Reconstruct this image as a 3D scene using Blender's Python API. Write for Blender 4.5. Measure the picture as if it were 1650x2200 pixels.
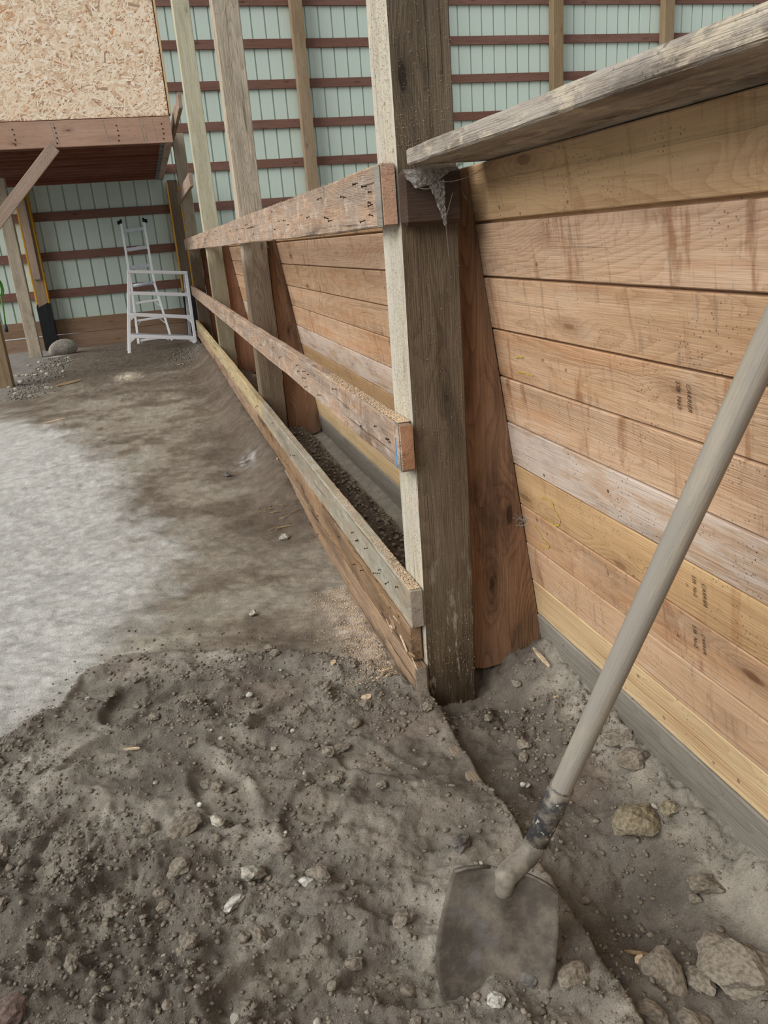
import bpy, bmesh, math, random
import numpy as np
from mathutils import Vector, Matrix
for o in list(bpy.data.objects): bpy.data.objects.remove(o)
scn = bpy.context.scene
COL = scn.collection
random.seed(7)
# ---------------------------------------------------------------- camera
RM = ((0.95771242, -0.27823497, -0.07329547), (-0.1586732, -0.29822467, -0.94121457), (0.24002029, 0.91304291, -0.3297619))
cam_d = bpy.data.cameras.new('camera'); cam = bpy.data.objects.new('camera', cam_d); COL.objects.link(cam)
cam_d.sensor_fit = 'VERTICAL'; cam_d.sensor_height = 24.0; cam_d.lens = 24.0 * 1690.0 / 2200.0
cam_d.clip_start = 0.05; cam_d.clip_end = 200
cam.matrix_world = Matrix(((RM[0][0], -RM[1][0], -RM[2][0], -0.5957), (RM[0][1], -RM[1][1], -RM[2][1], -1.917),
                           (RM[0][2], -RM[1][2], -RM[2][2], 1.275), (0, 0, 0, 1)))
scn.camera = cam
# ---------------------------------------------------------------- light
w = bpy.data.worlds.new('daylight'); scn.world = w; w.use_nodes = True
bg = w.node_tree.nodes['Background']; bg.inputs[0].default_value = (0.95, 0.98, 1.0, 1); bg.inputs[1].default_value = 0.40
sun_d = bpy.data.lights.new('overcast_daylight', 'SUN'); sun_d.energy = 3.1; sun_d.angle = math.radians(50); sun_d.color = (1.0, 0.98, 0.95)
sun = bpy.data.objects.new('overcast_daylight', sun_d); COL.objects.link(sun); sun.location = (-6, -3, 8)
sun.rotation_euler = Vector((0.80, 0.30, -0.62)).to_track_quat('-Z', 'Y').to_euler()
scn.view_settings.view_transform = 'Standard'; scn.view_settings.look = 'None'
scn.view_settings.exposure = 0.22; scn.view_settings.gamma = 1.0; scn.view_settings.use_curve_mapping = False

# ---------------------------------------------------------------- helpers
def L(r, g, b):
    f = lambda c: (c/255/12.92) if c/255 <= 0.04045 else ((c/255+0.055)/1.055)**2.4
    return (f(r), f(g), f(b), 1.0)
def tag(o, label=None, cat=None, group=None, kind=None):
    if label: o['label'] = label
    if cat: o['category'] = cat
    if group: o['group'] = group
    if kind: o['kind'] = kind
    return o
def empty(name, loc=(0, 0, 0), parent=None):
    o = bpy.data.objects.new(name, None); COL.objects.link(o); o.location = loc; o.empty_display_size = 0.1
    if parent: o.parent = parent
    return o
def link(name, me, mat=None, parent=None):
    o = bpy.data.objects.new(name, me); COL.objects.link(o)
    if mat is not None and not me.materials:
        for m in (mat if isinstance(mat, (list, tuple)) else [mat]): me.materials.append(m)
    return adopt(o, parent) if parent else o
def wmat(o):
    m = Matrix.LocRotScale(o.location, o.rotation_euler, o.scale)
    return (wmat(o.parent) @ m) if o.parent else m
def adopt(o, parent):
    # keep the world placement given so far, expressed in the parent's space
    m = wmat(parent).inverted() @ Matrix.LocRotScale(o.location, o.rotation_euler, o.scale)
    o.parent = parent
    l, r, s = m.decompose(); o.location = l; o.rotation_euler = r.to_euler(); o.scale = s
    return o
def meshpy(name, v, f, smooth=False):
    me = bpy.data.meshes.new(name); me.from_pydata([tuple(p) for p in v], [], f); me.update()
    if smooth: me.polygons.foreach_set('use_smooth', [True]*len(me.polygons))
    return me
def from_bm(name, bm, smooth=False):
    bmesh.ops.recalc_face_normals(bm, faces=bm.faces)
    me = bpy.data.meshes.new(name); bm.to_mesh(me); bm.free()
    if smooth: me.polygons.foreach_set('use_smooth', [True]*len(me.polygons))
    return me
_boxes = {}
def box_mesh(lx, ly, lz, bev=0.003, cuts=0, rough=0.0, seed=0):
    key = (round(lx, 4), round(ly, 4), round(lz, 4), bev, cuts, rough, seed)
    bm = bmesh.new(); bmesh.ops.create_cube(bm, size=1.0)
    bmesh.ops.scale(bm, vec=(lx, ly, lz), verts=bm.verts)
    if bev: bmesh.ops.bevel(bm, geom=list(bm.edges), offset=bev, segments=1, affect='EDGES', profile=0.5)
    if cuts:
        xe = [e for e in bm.edges if abs(e.verts[0].co.x-e.verts[1].co.x) > lx*0.8]
        bmesh.ops.subdivide_edges(bm, edges=xe, cuts=cuts)
        rnd = random.Random(seed)
        ph = [rnd.uniform(0, 6.28) for _ in range(6)]
        for v in bm.verts:
            x = v.co.x
            v.co.y += rough*(math.sin(x*2.1+ph[0])+0.5*math.sin(x*6.3+ph[1]+v.co.z*9))
            v.co.z += rough*(math.sin(x*1.7+ph[2])+0.6*math.sin(x*7.9+ph[3]+v.co.y*40))
            if abs(x) < lx/2-0.01:
                v.co.y += rnd.gauss(0, rough*0.35); v.co.z += rnd.gauss(0, rough*0.35)
    return from_bm('board', bm)
def beam(name, a, b, wid, hei, mat, parent=None, up=(0, 0, 1), bev=0.003, cuts=0, rough=0.0, seed=0):
    """board from a to b (centre line); local x is the grain, local z is 'up' (height hei), local y the thickness wid"""
    a = Vector(a); b = Vector(b); x = (b-a); ln = x.length; x.normalize()
    z = Vector(up); z = (z - x*z.dot(x)).normalized(); y = z.cross(x)
    me = box_mesh(ln, wid, hei, bev, cuts, rough, seed)
    o = bpy.data.objects.new(name, me); COL.objects.link(o)
    for m in (mat if isinstance(mat, (list, tuple)) else [mat]): me.materials.append(m)
    M = Matrix((x, y, z)).transposed()
    o.location = (a+b)/2; o.rotation_euler = M.to_euler()
    if parent: adopt(o, parent)
    return o
def tube(name, pts, r, mat, parent=None, seg=10, smooth=True, cap=True):
    pts = [Vector(p) for p in pts]; rs = r if isinstance(r, (list, tuple)) else [r]*len(pts)
    V = []; F = []; n = len(pts); prev = None
    for i, p in enumerate(pts):
        d = (pts[min(i+1, n-1)]-pts[max(i-1, 0)]).normalized()
        if prev is None:
            u = d.orthogonal().normalized()
        else:
            u = (prev - d*prev.dot(d)).normalized()
        prev = u; q = d.cross(u)
        for k in range(seg):
            t = 2*math.pi*k/seg; V.append(p+(u*math.cos(t)+q*math.sin(t))*rs[i])
    for i in range(n-1):
        for k in range(seg): F.append((i*seg+k, i*seg+(k+1) % seg, (i+1)*seg+(k+1) % seg, (i+1)*seg+k))
    if cap: F.append(tuple(range(seg))[::-1]); F.append(tuple((n-1)*seg+k for k in range(seg)))
    o = bpy.data.objects.new(name, meshpy(name, V, F, smooth)); COL.objects.link(o); o.data.materials.append(mat)
    if parent: adopt(o, parent)
    return o
# ---------------------------------------------------------------- numpy noise
_rs = np.random.RandomState(11); _T = _rs.rand(8, 256, 256)
def vn(x, y, s, k=0):
    x = np.asarray(x, float)*s+17.3*k; y = np.asarray(y, float)*s+5.1*k
    xi = np.floor(x).astype(int); yi = np.floor(y).astype(int); fx = x-xi; fy = y-yi
    fx = fx*fx*(3-2*fx); fy = fy*fy*(3-2*fy); T = _T[k % 8]
    g = lambda a, b: T[a & 255, b & 255]
    return (g(xi, yi)*(1-fx)+g(xi+1, yi)*fx)*(1-fy)+(g(xi, yi+1)*(1-fx)+g(xi+1, yi+1)*fx)*fy-0.5
def fbm(x, y, s, oct=4, k=0, gain=0.5):
    t = 0; a = 1.0
    for i in range(oct): t = t+a*vn(x+y*0.31*i, y-x*0.31*i, s*2.03**i, k+i); a *= gain
    return t
def worley(x, y, s, k=0):
    """rounded lumps: 1 at a cell's point, 0 at its rim; second value is the cell's own random number"""
    x = np.asarray(x, float)*s+3.7*k; y = np.asarray(y, float)*s-9.1*k
    xi = np.floor(x).astype(int); yi = np.floor(y).astype(int); best = np.full(x.shape, 9.0); idn = np.zeros(x.shape)
    for dx in (-1, 0, 1):
        for dy in (-1, 0, 1):
            a, b = (xi+dx) & 255, (yi+dy) & 255
            px = xi+dx+_T[k % 8][a, b]; py = yi+dy+_T[(k+1) % 8][a, b]; d = (x-px)**2+(y-py)**2
            m = d < best; best = np.where(m, d, best); idn = np.where(m, _T[(k+2) % 8][a, b], idn)
    return np.sqrt(np.clip(1-best*1.6, 0, 1)), idn
def ss(a, b, x):
    t = np.clip((x-a)/(b-a), 0, 1); return t*t*(3-2*t)
# ---------------------------------------------------------------- materials
class N:
    def __init__(s, name):
        s.m = bpy.data.materials.new(name); s.m.use_nodes = True; s.t = s.m.node_tree; s.t.nodes.clear()
        s.out = s.t.nodes.new('ShaderNodeOutputMaterial'); s.b = s.t.nodes.new('ShaderNodeBsdfPrincipled')
        s.t.links.new(s.b.outputs[0], s.out.inputs[0])
    def n(s, typ, **kw):
        nd = s.t.nodes.new(typ)
        for k, v in kw.items(): setattr(nd, k, v)
        return nd
    def put(s, sock, v):
        if hasattr(v, 'links'): s.t.links.new(v, sock)
        else: sock.default_value = v
    def math(s, op, a, b=0.5, c=None, clamp=False):
        nd = s.n('ShaderNodeMath', operation=op, use_clamp=clamp); s.put(nd.inputs[0], a); s.put(nd.inputs[1], b)
        if c is not None: s.put(nd.inputs[2], c)
        return nd.outputs[0]
    def vmath(s, op, a, b):
        nd = s.n('ShaderNodeVectorMath', operation=op); s.put(nd.inputs[0], a); s.put(nd.inputs[1], b); return nd.outputs[0]
    def noise(s, vec, scale, detail=4, rough=0.55, dist=0.0):
        nd = s.n('ShaderNodeTexNoise'); s.put(nd.inputs['Vector'], vec); nd.inputs['Scale'].default_value = scale
        nd.inputs['Detail'].default_value = detail; nd.inputs['Roughness'].default_value = rough; nd.inputs['Distortion'].default_value = dist
        return nd.outputs[0]
    def step(s, v, a, b, lo=0.0, hi=1.0):
        nd = s.n('ShaderNodeMapRange', interpolation_type='SMOOTHSTEP'); s.put(nd.inputs[0], v)
        for i, q in enumerate((a, b, lo, hi)): s.put(nd.inputs[i+1], q)
        return nd.outputs[0]
    def mix(s, f, a, b, mode='MIX'):
        nd = s.n('ShaderNodeMix', data_type='RGBA', blend_type=mode); s.put(nd.inputs[0], f); s.put(nd.inputs[6], a); s.put(nd.inputs[7], b)
        return nd.outputs[2]
    def bump(s, h, strength, dist, prev=None):
        nd = s.n('ShaderNodeBump'); s.put(nd.inputs['Height'], h); nd.inputs['Strength'].default_value = strength
        nd.inputs['Distance'].default_value = dist
        if prev is not None: s.put(nd.inputs['Normal'], prev)
        s.put(s.b.inputs['Normal'], nd.outputs[0]); return nd.outputs[0]
    def fin(s, col, rough=0.8, spec=0.25, metal=0.0):
        s.put(s.b.inputs['Base Color'], col); s.put(s.b.inputs['Roughness'], rough)
        s.b.inputs['Specular IOR Level'].default_value = spec; s.b.inputs['Metallic'].default_value = metal
        return s.m
    def oco(s):
        tc = s.n('ShaderNodeTexCoord'); oi = s.n('ShaderNodeObjectInfo')
        cmb = s.n('ShaderNodeCombineXYZ')
        s.put(cmb.inputs[0], s.math('MULTIPLY', oi.outputs['Random'], 37.0)); s.put(cmb.inputs[1], s.math('MULTIPLY', oi.outputs['Random'], 91.0))
        s.put(cmb.inputs[2], s.math('MULTIPLY', oi.outputs['Random'], 53.0))
        s.raw = tc.outputs['Object']; s.rnd = oi.outputs['Random']
        return s.vmath('ADD', tc.outputs['Object'], cmb.outputs[0])
def wood(name, light, dark, grey=None, grey_amt=0.0, knots=0.6, knot_col=(88, 48, 26), ring=0.5, vary=0.25, stain=0.3, stain_col=(45, 36, 30),
         spots=0.3, ringscale=60.0, bumpy=0.5, rough=0.75, blotch=None, blotch_amt=0.0, streak=None, streak_amt=0.0, cross=None, cross_amt=0.0, low=None, cracks=0.35):
    s = N(name); P = s.oco()
    G = s.vmath('MULTIPLY', P, (0.40, 5.0, 5.0))
    kv = s.n('ShaderNodeTexVoronoi', feature='F1'); s.put(kv.inputs['Vector'], s.vmath('MULTIPLY', P, (2.4, 7.5, 7.5)))
    kv.inputs['Scale'].default_value = 1.0
    kd = s.math('ADD', kv.outputs['Distance'], s.math('MULTIPLY', s.math('SUBTRACT', s.noise(P, 60, 3), 0.5), 0.06))
    field = s.noise(G, 1.0, 1, 0.5)
    bend = s.math('MULTIPLY', s.step(kd, 0.0, 0.45, 1.0, 0.0), 0.06)
    fld = s.math('ADD', field, bend)
    fld = s.math('ADD', fld, s.math('MULTIPLY', s.noise(s.vmath('MULTIPLY', P, (3, 40, 40)), 1.0, 2), 0.012))
    rings = s.math('POWER', s.math('FRACT', s.math('MULTIPLY', fld, ringscale)), 2.6)
    fib = s.noise(s.vmath('MULTIPLY', P, (9, 300, 300)), 1.0, 3, 0.6)
    fib2 = s.noise(s.vmath('MULTIPLY', P, (2.2, 55, 55)), 1.0, 4, 0.6)
    f = s.math('ADD', s.math('MULTIPLY', rings, ring*0.75), s.math('MULTIPLY', s.math('SUBTRACT', fib2, 0.38), 0.95))
    f = s.math('ADD', f, s.math('MULTIPLY', s.math('SUBTRACT', fib, 0.5), 0.7), clamp=True)
    col = s.mix(f, L(*light), L(*dark))
    tone = s.noise(s.vmath('MULTIPLY', P, (0.9, 4, 4)), 1.0, 3)
    tv = s.math('ADD', s.math('MULTIPLY', s.math('SUBTRACT', s.rnd, 0.5), vary), s.math('MULTIPLY', s.math('SUBTRACT', tone, 0.5), vary*2.2))
    hs = s.n('ShaderNodeHueSaturation'); s.put(hs.inputs['Color'], col); s.put(hs.inputs['Value'], s.math('ADD', 1.0, tv))
    s.put(hs.inputs['Saturation'], s.math('SUBTRACT', 1.0, s.math('MULTIPLY', tv, 0.6)))
    col = hs.outputs[0]
    if streak: col = s.mix(s.math('MULTIPLY', s.step(s.noise(s.vmath('MULTIPLY', P, (0.7, 9, 9)), 1.0, 4, 0.6), 0.5, 0.70), streak_amt), col, L(*streak))
    if cross:
        cn = s.noise(s.vmath('MULTIPLY', P, (15, 3.2, 3.2)), 1.0, 5, 0.62, 0.5)
        col = s.mix(s.math('MULTIPLY', s.step(cn, 0.56, 0.70), cross_amt), col, L(*cross))
        cn2 = s.noise(s.vmath('MULTIPLY', P, (60, 9, 9)), 1.0, 4, 0.6, 0.3)
        col = s.mix(s.math('MULTIPLY', s.step(cn2, 0.55, 0.72), cross_amt*0.6), col, L(*stain_col))
    if grey: col = s.mix(s.math('MULTIPLY', s.step(s.noise(s.vmath('MULTIPLY', P, (3.5, 18, 18)), 1.0, 6, 0.7), 0.5-0.18*grey_amt, 0.66-0.16*grey_amt), grey_amt), col, L(*grey))
    if blotch: col = s.mix(s.math('MULTIPLY', s.step(s.noise(s.vmath('MULTIPLY', P, (11, 20, 20)), 1.0, 6, 0.72), 0.52, 0.62), blotch_amt), col, L(*blotch))
    halo = s.math('MULTIPLY', s.step(kd, 0.08, 0.26, 1.0, 0.0), knots*0.5)
    col = s.mix(halo, col, L(*[int(c*0.6+d*0.4) for c, d in zip(dark, knot_col)]))
    col = s.mix(s.math('MULTIPLY', s.step(kd, 0.05, 0.10, 1.0, 0.0), knots), col, L(*knot_col))
    st = s.step(s.noise(s.vmath('MULTIPLY', P, (1.8, 6, 6)), 1.0, 7, 0.72, 0.3), 0.50, 0.72)
    col = s.mix(s.math('MULTIPLY', st, stain), col, L(*stain_col))
    if low:
        h0, h1, lc, la, zc = low
        sx = s.n('ShaderNodeSeparateXYZ'); s.put(sx.inputs[0], s.raw)
        hh = s.math('ADD', s.math('ADD', sx.outputs[0], zc), s.math('MULTIPLY', s.math('SUBTRACT', s.noise(s.vmath('MULTIPLY', P, (5, 22, 22)), 1.0, 5, 0.65), 0.5), (h1-h0)*1.6))
        col = s.mix(s.math('MULTIPLY', s.step(hh, h0, h1, 1.0, 0.0), la), col, L(*lc), 'MULTIPLY' if lc[0] < 160 else 'MIX')
        if name == 'dark_post':
            mo = s.math('MULTIPLY', s.step(s.noise(s.vmath('MULTIPLY', P, (7, 26, 26)), 1.0, 6, 0.7), 0.54, 0.62), s.step(s.math('ADD', sx.outputs[0], zc), 0.05, 0.62, 1.0, 0.0))
            col = s.mix(s.math('MULTIPLY', mo, 0.8), col, L(160, 152, 138))
    sp = s.n('ShaderNodeTexVoronoi', feature='F1'); s.put(sp.inputs['Vector'], s.vmath('MULTIPLY', P, (95, 95, 95))); sp.inputs['Scale'].default_value = 1.0
    big = s.step(s.noise(P, 7.0, 3), 0.48, 0.62)
    spm = s.math('MULTIPLY', s.step(sp.outputs['Distance'], 0.12, 0.24, 1.0, 0.0), big)
    sp2 = s.n('ShaderNodeTexVoronoi', feature='F1'); s.put(sp2.inputs['Vector'], s.vmath('MULTIPLY', P, (13, 13, 13))); sp2.inputs['Scale'].default_value = 1.0
    spm = s.math('MAXIMUM', spm, s.math('MULTIPLY', s.step(s.math('ADD', sp2.outputs['Distance'], s.math('MULTIPLY', s.noise(P, 90, 3), 0.12)), 0.115, 0.14, 1.0, 0.0), 0.9))
    col = s.mix(s.math('MULTIPLY', spm, spots), col, L(50, 40, 33))
    cr = s.step(s.noise(s.vmath('MULTIPLY', P, (1.1, 70, 70)), 1.0, 3, 0.5), 0.66, 0.72)
    col = s.mix(s.math('MULTIPLY', cr, cracks), col, L(44, 34, 28))
    h = s.math('ADD', s.math('MULTIPLY', fib, 0.8), s.math('SUBTRACT', s.math('MULTIPLY', fib2, 0.9), s.math('MULTIPLY', rings, 0.25)))
    h = s.math('SUBTRACT', h, s.math('MULTIPLY', cr, 0.8))
    s.bump(h, bumpy, 0.005)
    return s.fin(col, rough, 0.15)
M = {}
CZ = 2.875
M['plank'] = wood('fir_plank', (202, 169, 138), (156, 120, 90), knots=0.8, knot_col=(104, 66, 42), vary=0.2, stain=0.34, stain_col=(116, 96, 82), spots=0.6, blotch=(206, 186, 164), blotch_amt=0.18, streak=(184, 128, 82), streak_amt=0.4, cross=(140, 92, 58), cross_amt=0.7, cracks=0.15)
M['plank_grey'] = wood('fir_plank_greyed', (198, 172, 148), (158, 126, 102), knots=0.5, knot_col=(92, 66, 52), vary=0.12, stain=0.4, stain_col=(104, 86, 78), spots=0.9, grey=(204, 190, 178), grey_amt=0.7, cross=(128, 98, 80), cross_amt=0.3, cracks=0.2)
M['plank_gold'] = wood('fir_plank_golden', (200, 166, 126), (156, 118, 82), knots=0.5, knot_col=(92, 60, 40), vary=0.12, stain=0.25, stain_col=(118, 92, 72), spots=0.6, streak=(218, 186, 138), streak_amt=0.5, cross=(150, 100, 62), cross_amt=0.35, cracks=0.15)
M['plank_yellow'] = wood('fir_plank_pale_yellow', (212, 186, 144), (172, 138, 100), knots=0.4, knot_col=(110, 80, 56), vary=0.1, stain=0.25, stain_col=(130, 108, 88), spots=0.6, streak=(178, 130, 88), streak_amt=0.7, cracks=0.15)
M['sill'] = wood('grey_sill', (138, 132, 121), (94, 88, 79), knots=0.25, knot_col=(70, 64, 56), stain=0.4, stain_col=(76, 69, 60), spots=0.6, ring=0.3)
M['cap'] = wood('weathered_cap', (150, 139, 126), (88, 79, 71), grey=(186, 179, 168), grey_amt=0.55, knots=0.5, knot_col=(70, 58, 52), stain=0.7, stain_col=(70, 61, 57), spots=0.6, blotch=(214, 200, 174), blotch_amt=0.5, bumpy=0.9, cracks=0.6)
M['rail'] = wood('weathered_rail', (192, 164, 140), (122, 92, 72), grey=(146, 136, 126), grey_amt=0.55, knots=0.3, stain=0.75, stain_col=(80, 65, 55), spots=0.6, blotch=(206, 192, 178), blotch_amt=0.45, bumpy=0.8, cross=(112, 84, 66), cross_amt=0.55, cracks=0.5)
M['post_dark'] = wood('dark_post', (108, 93, 74), (60, 50, 40), grey=(128, 116, 100), grey_amt=0.2, knots=0.75, knot_col=(38, 30, 25), stain=0.5, stain_col=(46, 38, 31), spots=0.4, ring=0.4, bumpy=0.8, cracks=0.5, low=(0.0, 0.25, (150, 140, 128), 0.8, CZ))
M['post_pale'] = wood('pale_post_side', (198, 190, 170), (148, 138, 114), grey=(190, 186, 176), grey_amt=0.5, knots=0.2, stain=0.4, stain_col=(116, 108, 94), spots=0.6, ring=0.3, bumpy=1.0, cracks=0.5, blotch=(218, 204, 176), blotch_amt=0.4)
M['post_grey'] = wood('grey_brown_post', (194, 180, 158), (134, 119, 100), grey=(168, 160, 146), grey_amt=0.4, knots=0.65, knot_col=(94, 80, 64), stain=0.4, stain_col=(104, 92, 77), spots=0.3, ring=0.6, bumpy=0.9, low=(1.12, 1.34, (138, 126, 116), 0.85, CZ))
M['post_green'] = wood('treated_green_post', (188, 182, 156), (142, 135, 108), grey=(196, 190, 168), grey_amt=0.4, knots=0.5, knot_col=(98, 90, 70), stain=0.35, stain_col=(122, 114, 92), spots=0.2, ring=0.4, bumpy=0.6, low=(1.12, 1.34, (158, 150, 142), 0.8, CZ))
M['post_far'] = wood('far_grey_post', (176, 163, 141), (122, 108, 90), grey=(168, 160, 146), grey_amt=0.4, knots=0.6, knot_col=(94, 80, 64), stain=0.4, stain_col=(104, 92, 77), spots=0.3, ring=0.5, bumpy=0.8, low=(1.12, 1.34, (138, 126, 116), 0.85, 1.2525))
M['post_wall'] = wood('wall_post_wood', (146, 126, 99), (104, 86, 64), knots=0.5, stain=0.3, stain_col=(84, 68, 52), spots=0.2, ring=0.4)
M['post_wall_dark'] = wood('dark_wall_post', (112, 97, 80), (78, 65, 52), knots=0.5, stain=0.4, stain_col=(60, 50, 42), spots=0.2, ring=0.4)  # darker grey-brown wood for the rear wall post and loft stud
M['girt'] = wood('red_brown_girt', (128, 96, 84), (88, 62, 54), knots=0.6, knot_col=(58, 40, 34), stain=0.3, stain_col=(72, 52, 46), spots=0.3, ring=0.4, vary=0.15)
M['skirt'] = wood('brown_skirt', (152, 126, 104), (112, 88, 69), knots=0.5, knot_col=(86, 60, 44), stain=0.35, stain_col=(86, 70, 58), spots=0.2, ring=0.4)
M['wedge'] = wood('stained_wedge', (146, 112, 86), (86, 60, 45), knots=0.8, knot_col=(48, 31, 25), stain=0.7, stain_col=(54, 42, 36), spots=0.4, ring=0.6, streak=(60, 46, 38), streak_amt=0.7)
M['wedge_red'] = wood('red_cedar_wedge', (152, 112, 88), (100, 68, 51), knots=0.5, knot_col=(60, 40, 33), stain=0.6, stain_col=(68, 50, 43), spots=0.4, ring=0.5)
M['kick_green'] = wood('greenish_kick_board', (164, 150, 130), (110, 97, 80), grey=(152, 158, 146), grey_amt=0.4, knots=0.2, stain=0.55, stain_col=(98, 82, 66), spots=0.4, blotch=(214, 218, 206), blotch_amt=0.2, bumpy=0.8, cracks=0.5)
M['kick_yellow'] = wood('yellowed_kick_board', (192, 172, 128), (142, 122, 86), grey=(146, 136, 119), grey_amt=0.45, knots=0.2, stain=0.5, stain_col=(100, 83, 66), spots=0.4, bumpy=0.8, cracks=0.5)
M['kick_rot'] = wood('rotten_kick_board', (172, 142, 112), (92, 68, 51), grey=(126, 111, 97), grey_amt=0.4, knots=0.2, stain=0.85, stain_col=(48, 38, 31), spots=0.6, bumpy=1.0, cracks=0.8, streak=(58, 44, 36), streak_amt=0.7)
M['buried'] = wood('buried_board_wood', (134, 121, 104), (92, 80, 67), knots=0.0, stain=0.7, stain_col=(84, 74, 64), spots=0.6, bumpy=1.0)
M['beam_red'] = wood('loft_header', (186, 155, 135), (148, 114, 96), knots=0.7, knot_col=(84, 56, 44), stain=0.25, stain_col=(110, 96, 92), spots=0.5, ring=0.3, bumpy=0.2, cracks=0.1)
M['joist'] = wood('loft_joist', (126, 82, 66), (88, 53, 42), knots=0.4, stain=0.2, spots=0.2, ring=0.3, bumpy=0.2)
M['brace'] = wood('knee_brace_wood', (176, 156, 140), (134, 113, 98), knots=0.7, knot_col=(92, 74, 62), stain=0.45, stain_col=(104, 92, 85), spots=0.3)
M['block'] = wood('dark_block_wood', (92, 76, 66), (56, 45, 40), knots=0.6, knot_col=(38, 30, 28), stain=0.5, stain_col=(48, 42, 40), spots=0.3, ring=0.5)
M['fresh'] = wood('fresh_end_grain', (190, 150, 122), (146, 106, 80), knots=0.0, ring=0.6, stain=0.2, stain_col=(140, 100, 76), spots=0.2, ringscale=90)
M['yellow'] = wood('yellow_strip', (208, 156, 62), (172, 120, 38), knots=0.1, stain=0.25, stain_col=(132, 96, 44), spots=0.1, ring=0.2)
M['grey_end'] = wood('grey_cut_end', (164, 153, 140), (126, 115, 104), knots=0, ring=0.4, stain=0.4, stain_col=(96, 84, 75), spots=0.4)
def plain(name, c, rough=0.6, spec=0.3, metal=0.0, var=0.12, bump=0.0, scale=40):
    s = N(name); P = s.oco(); n = s.noise(P, scale, 4)
    d = tuple(max(0, int(q*(1-var*2))) for q in c)
    col = s.mix(s.step(n, 0.35, 0.7), L(*c), L(*d))
    if bump: s.bump(n, bump, 0.003)
    return s.fin(col, rough, spec, metal)
M['metal_green'] = plain('pale_green_steel', (196, 211, 200), 0.5, 0.4, 0.0, 0.0, 0, 6)
M['alu'] = plain('aluminium', (250, 252, 255), 0.4, 0.5, 0.05, 0.0)
M['alu_dull'] = plain('dull_aluminium', (206, 211, 218), 0.4, 0.5, 0.1, 0.05)
M['black'] = plain('black_rubber', (22, 22, 24), 0.7, 0.3)
M['sleeve'] = plain('black_sleeve', (18, 20, 28), 0.35, 0.5, 0.0, 0.25, 0.3, 8)
M['cordgreen'] = plain('green_cord', (96, 176, 72), 0.5)
M['plug'] = plain('grey_plug', (70, 76, 84), 0.5)
M['steel'] = plain('galvanised_steel', (150, 154, 156), 0.45, 0.5, 0.7, 0.1)
M['nail'] = plain('rusty_nail', (62, 46, 36), 0.6, 0.4, 0.4, 0.2, 0, 300)
M['blue'] = plain('blue_paint', (84, 140, 190), 0.7, 0.3, 0, 0.12)
M['ink'] = plain('stamp_ink', (74, 56, 44), 0.9, 0.1, 0, 0.2, 0, 300)
M['chalk'] = plain('yellow_crayon', (206, 186, 66), 0.9, 0.1, 0, 0.1, 0, 300)
M['rock'] = plain('grey_rock', (176, 170, 158), 0.9, 0.2, 0, 0.10, 0.3, 30)
M['palestone'] = plain('pale_stone', (176, 170, 156), 0.95, 0.1, 0, 0.2, 1.0, 90)
M['whitestone'] = plain('white_stone', (196, 192, 182), 0.95, 0.1, 0, 0.18, 1.0, 90)
M['clod'] = plain('soil_clod', (134, 125, 112), 0.97, 0.05, 0, 0.12, 0.8, 160)
M['clod_tan'] = plain('tan_clod', (146, 136, 114), 0.97, 0.05, 0, 0.14, 1.0, 120)
M['clod_red'] = plain('reddish_clod', (118, 102, 94), 0.97, 0.05, 0, 0.12, 0.8, 160)
M['gravel'] = plain('gravel_grey', (138, 131, 120), 0.95, 0.1, 0, 0.15, 0.5, 60)
M['darkstone'] = plain('dark_pebble', (112, 108, 103), 0.85, 0.2, 0, 0.15, 0.5, 60)
M['sawdust'] = plain('sawdust', (222, 196, 164), 0.95, 0.1, 0, 0.12, 0, 200)
M['chip'] = plain('wood_chip', (214, 190, 160), 0.9, 0.1, 0, 0.15, 0, 90)
M['straw'] = plain('straw', (158, 136, 104), 0.9, 0.1, 0, 0.15, 0, 90)

# ================================================================ FLOOR
ybx = [-3, -1.6, -1.21, -1.06, -1.0, -0.9, -0.64, -0.38, -0.11, 0.0, 0.05]
yby = [-0.3, 0.05, 0.25, 0.36, 0.57, 0.63, 0.55, 0.43, 0.22, 0.0, -0.05]
feet = [(-0.87, 0.27, 0.10, 0.055, 1.3, 0.022), (-0.70, 0.24, 0.13, 0.05, 0.1, 0.020), (-0.41, 0.06, 0.12, 0.05, 0.5, 0.020), (-0.92, 0.04, 0.11, 0.05, 0.5, 0.018),
        (-0.52, -0.08, 0.13, 0.055, 2.6, 0.016), (-0.98, -0.30, 0.15, 0.06, 1.2, 0.020), (-0.90, -0.53, 0.14, 0.06, 0.7, 0.018), (-0.55, -0.80, 0.15, 0.06, 0.4, 0.026),
        (-0.40, -0.35, 0.14, 0.06, 0.9, 0.014), (-0.62, -0.25, 0.14, 0.06, 1.9, 0.014), (-0.25, -0.25, 0.12, 0.05, 2.2, 0.012), (-0.33, -0.88, 0.13, 0.06, 2.9, 0.02)]
def loose(x, y):   # 1 on the dug, loose, dark soil
    yb = np.interp(x, ybx, yby)+0.09*fbm(x, y, 6, 3, 2)+0.05*fbm(x, y, 22, 3, 4)
    return np.where(x < 0.0, ss(-0.03, 0.05, yb-y), 1.0)*np.where(y > 0.1, np.where(x < 0, 1, 0.6), 1)
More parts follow.
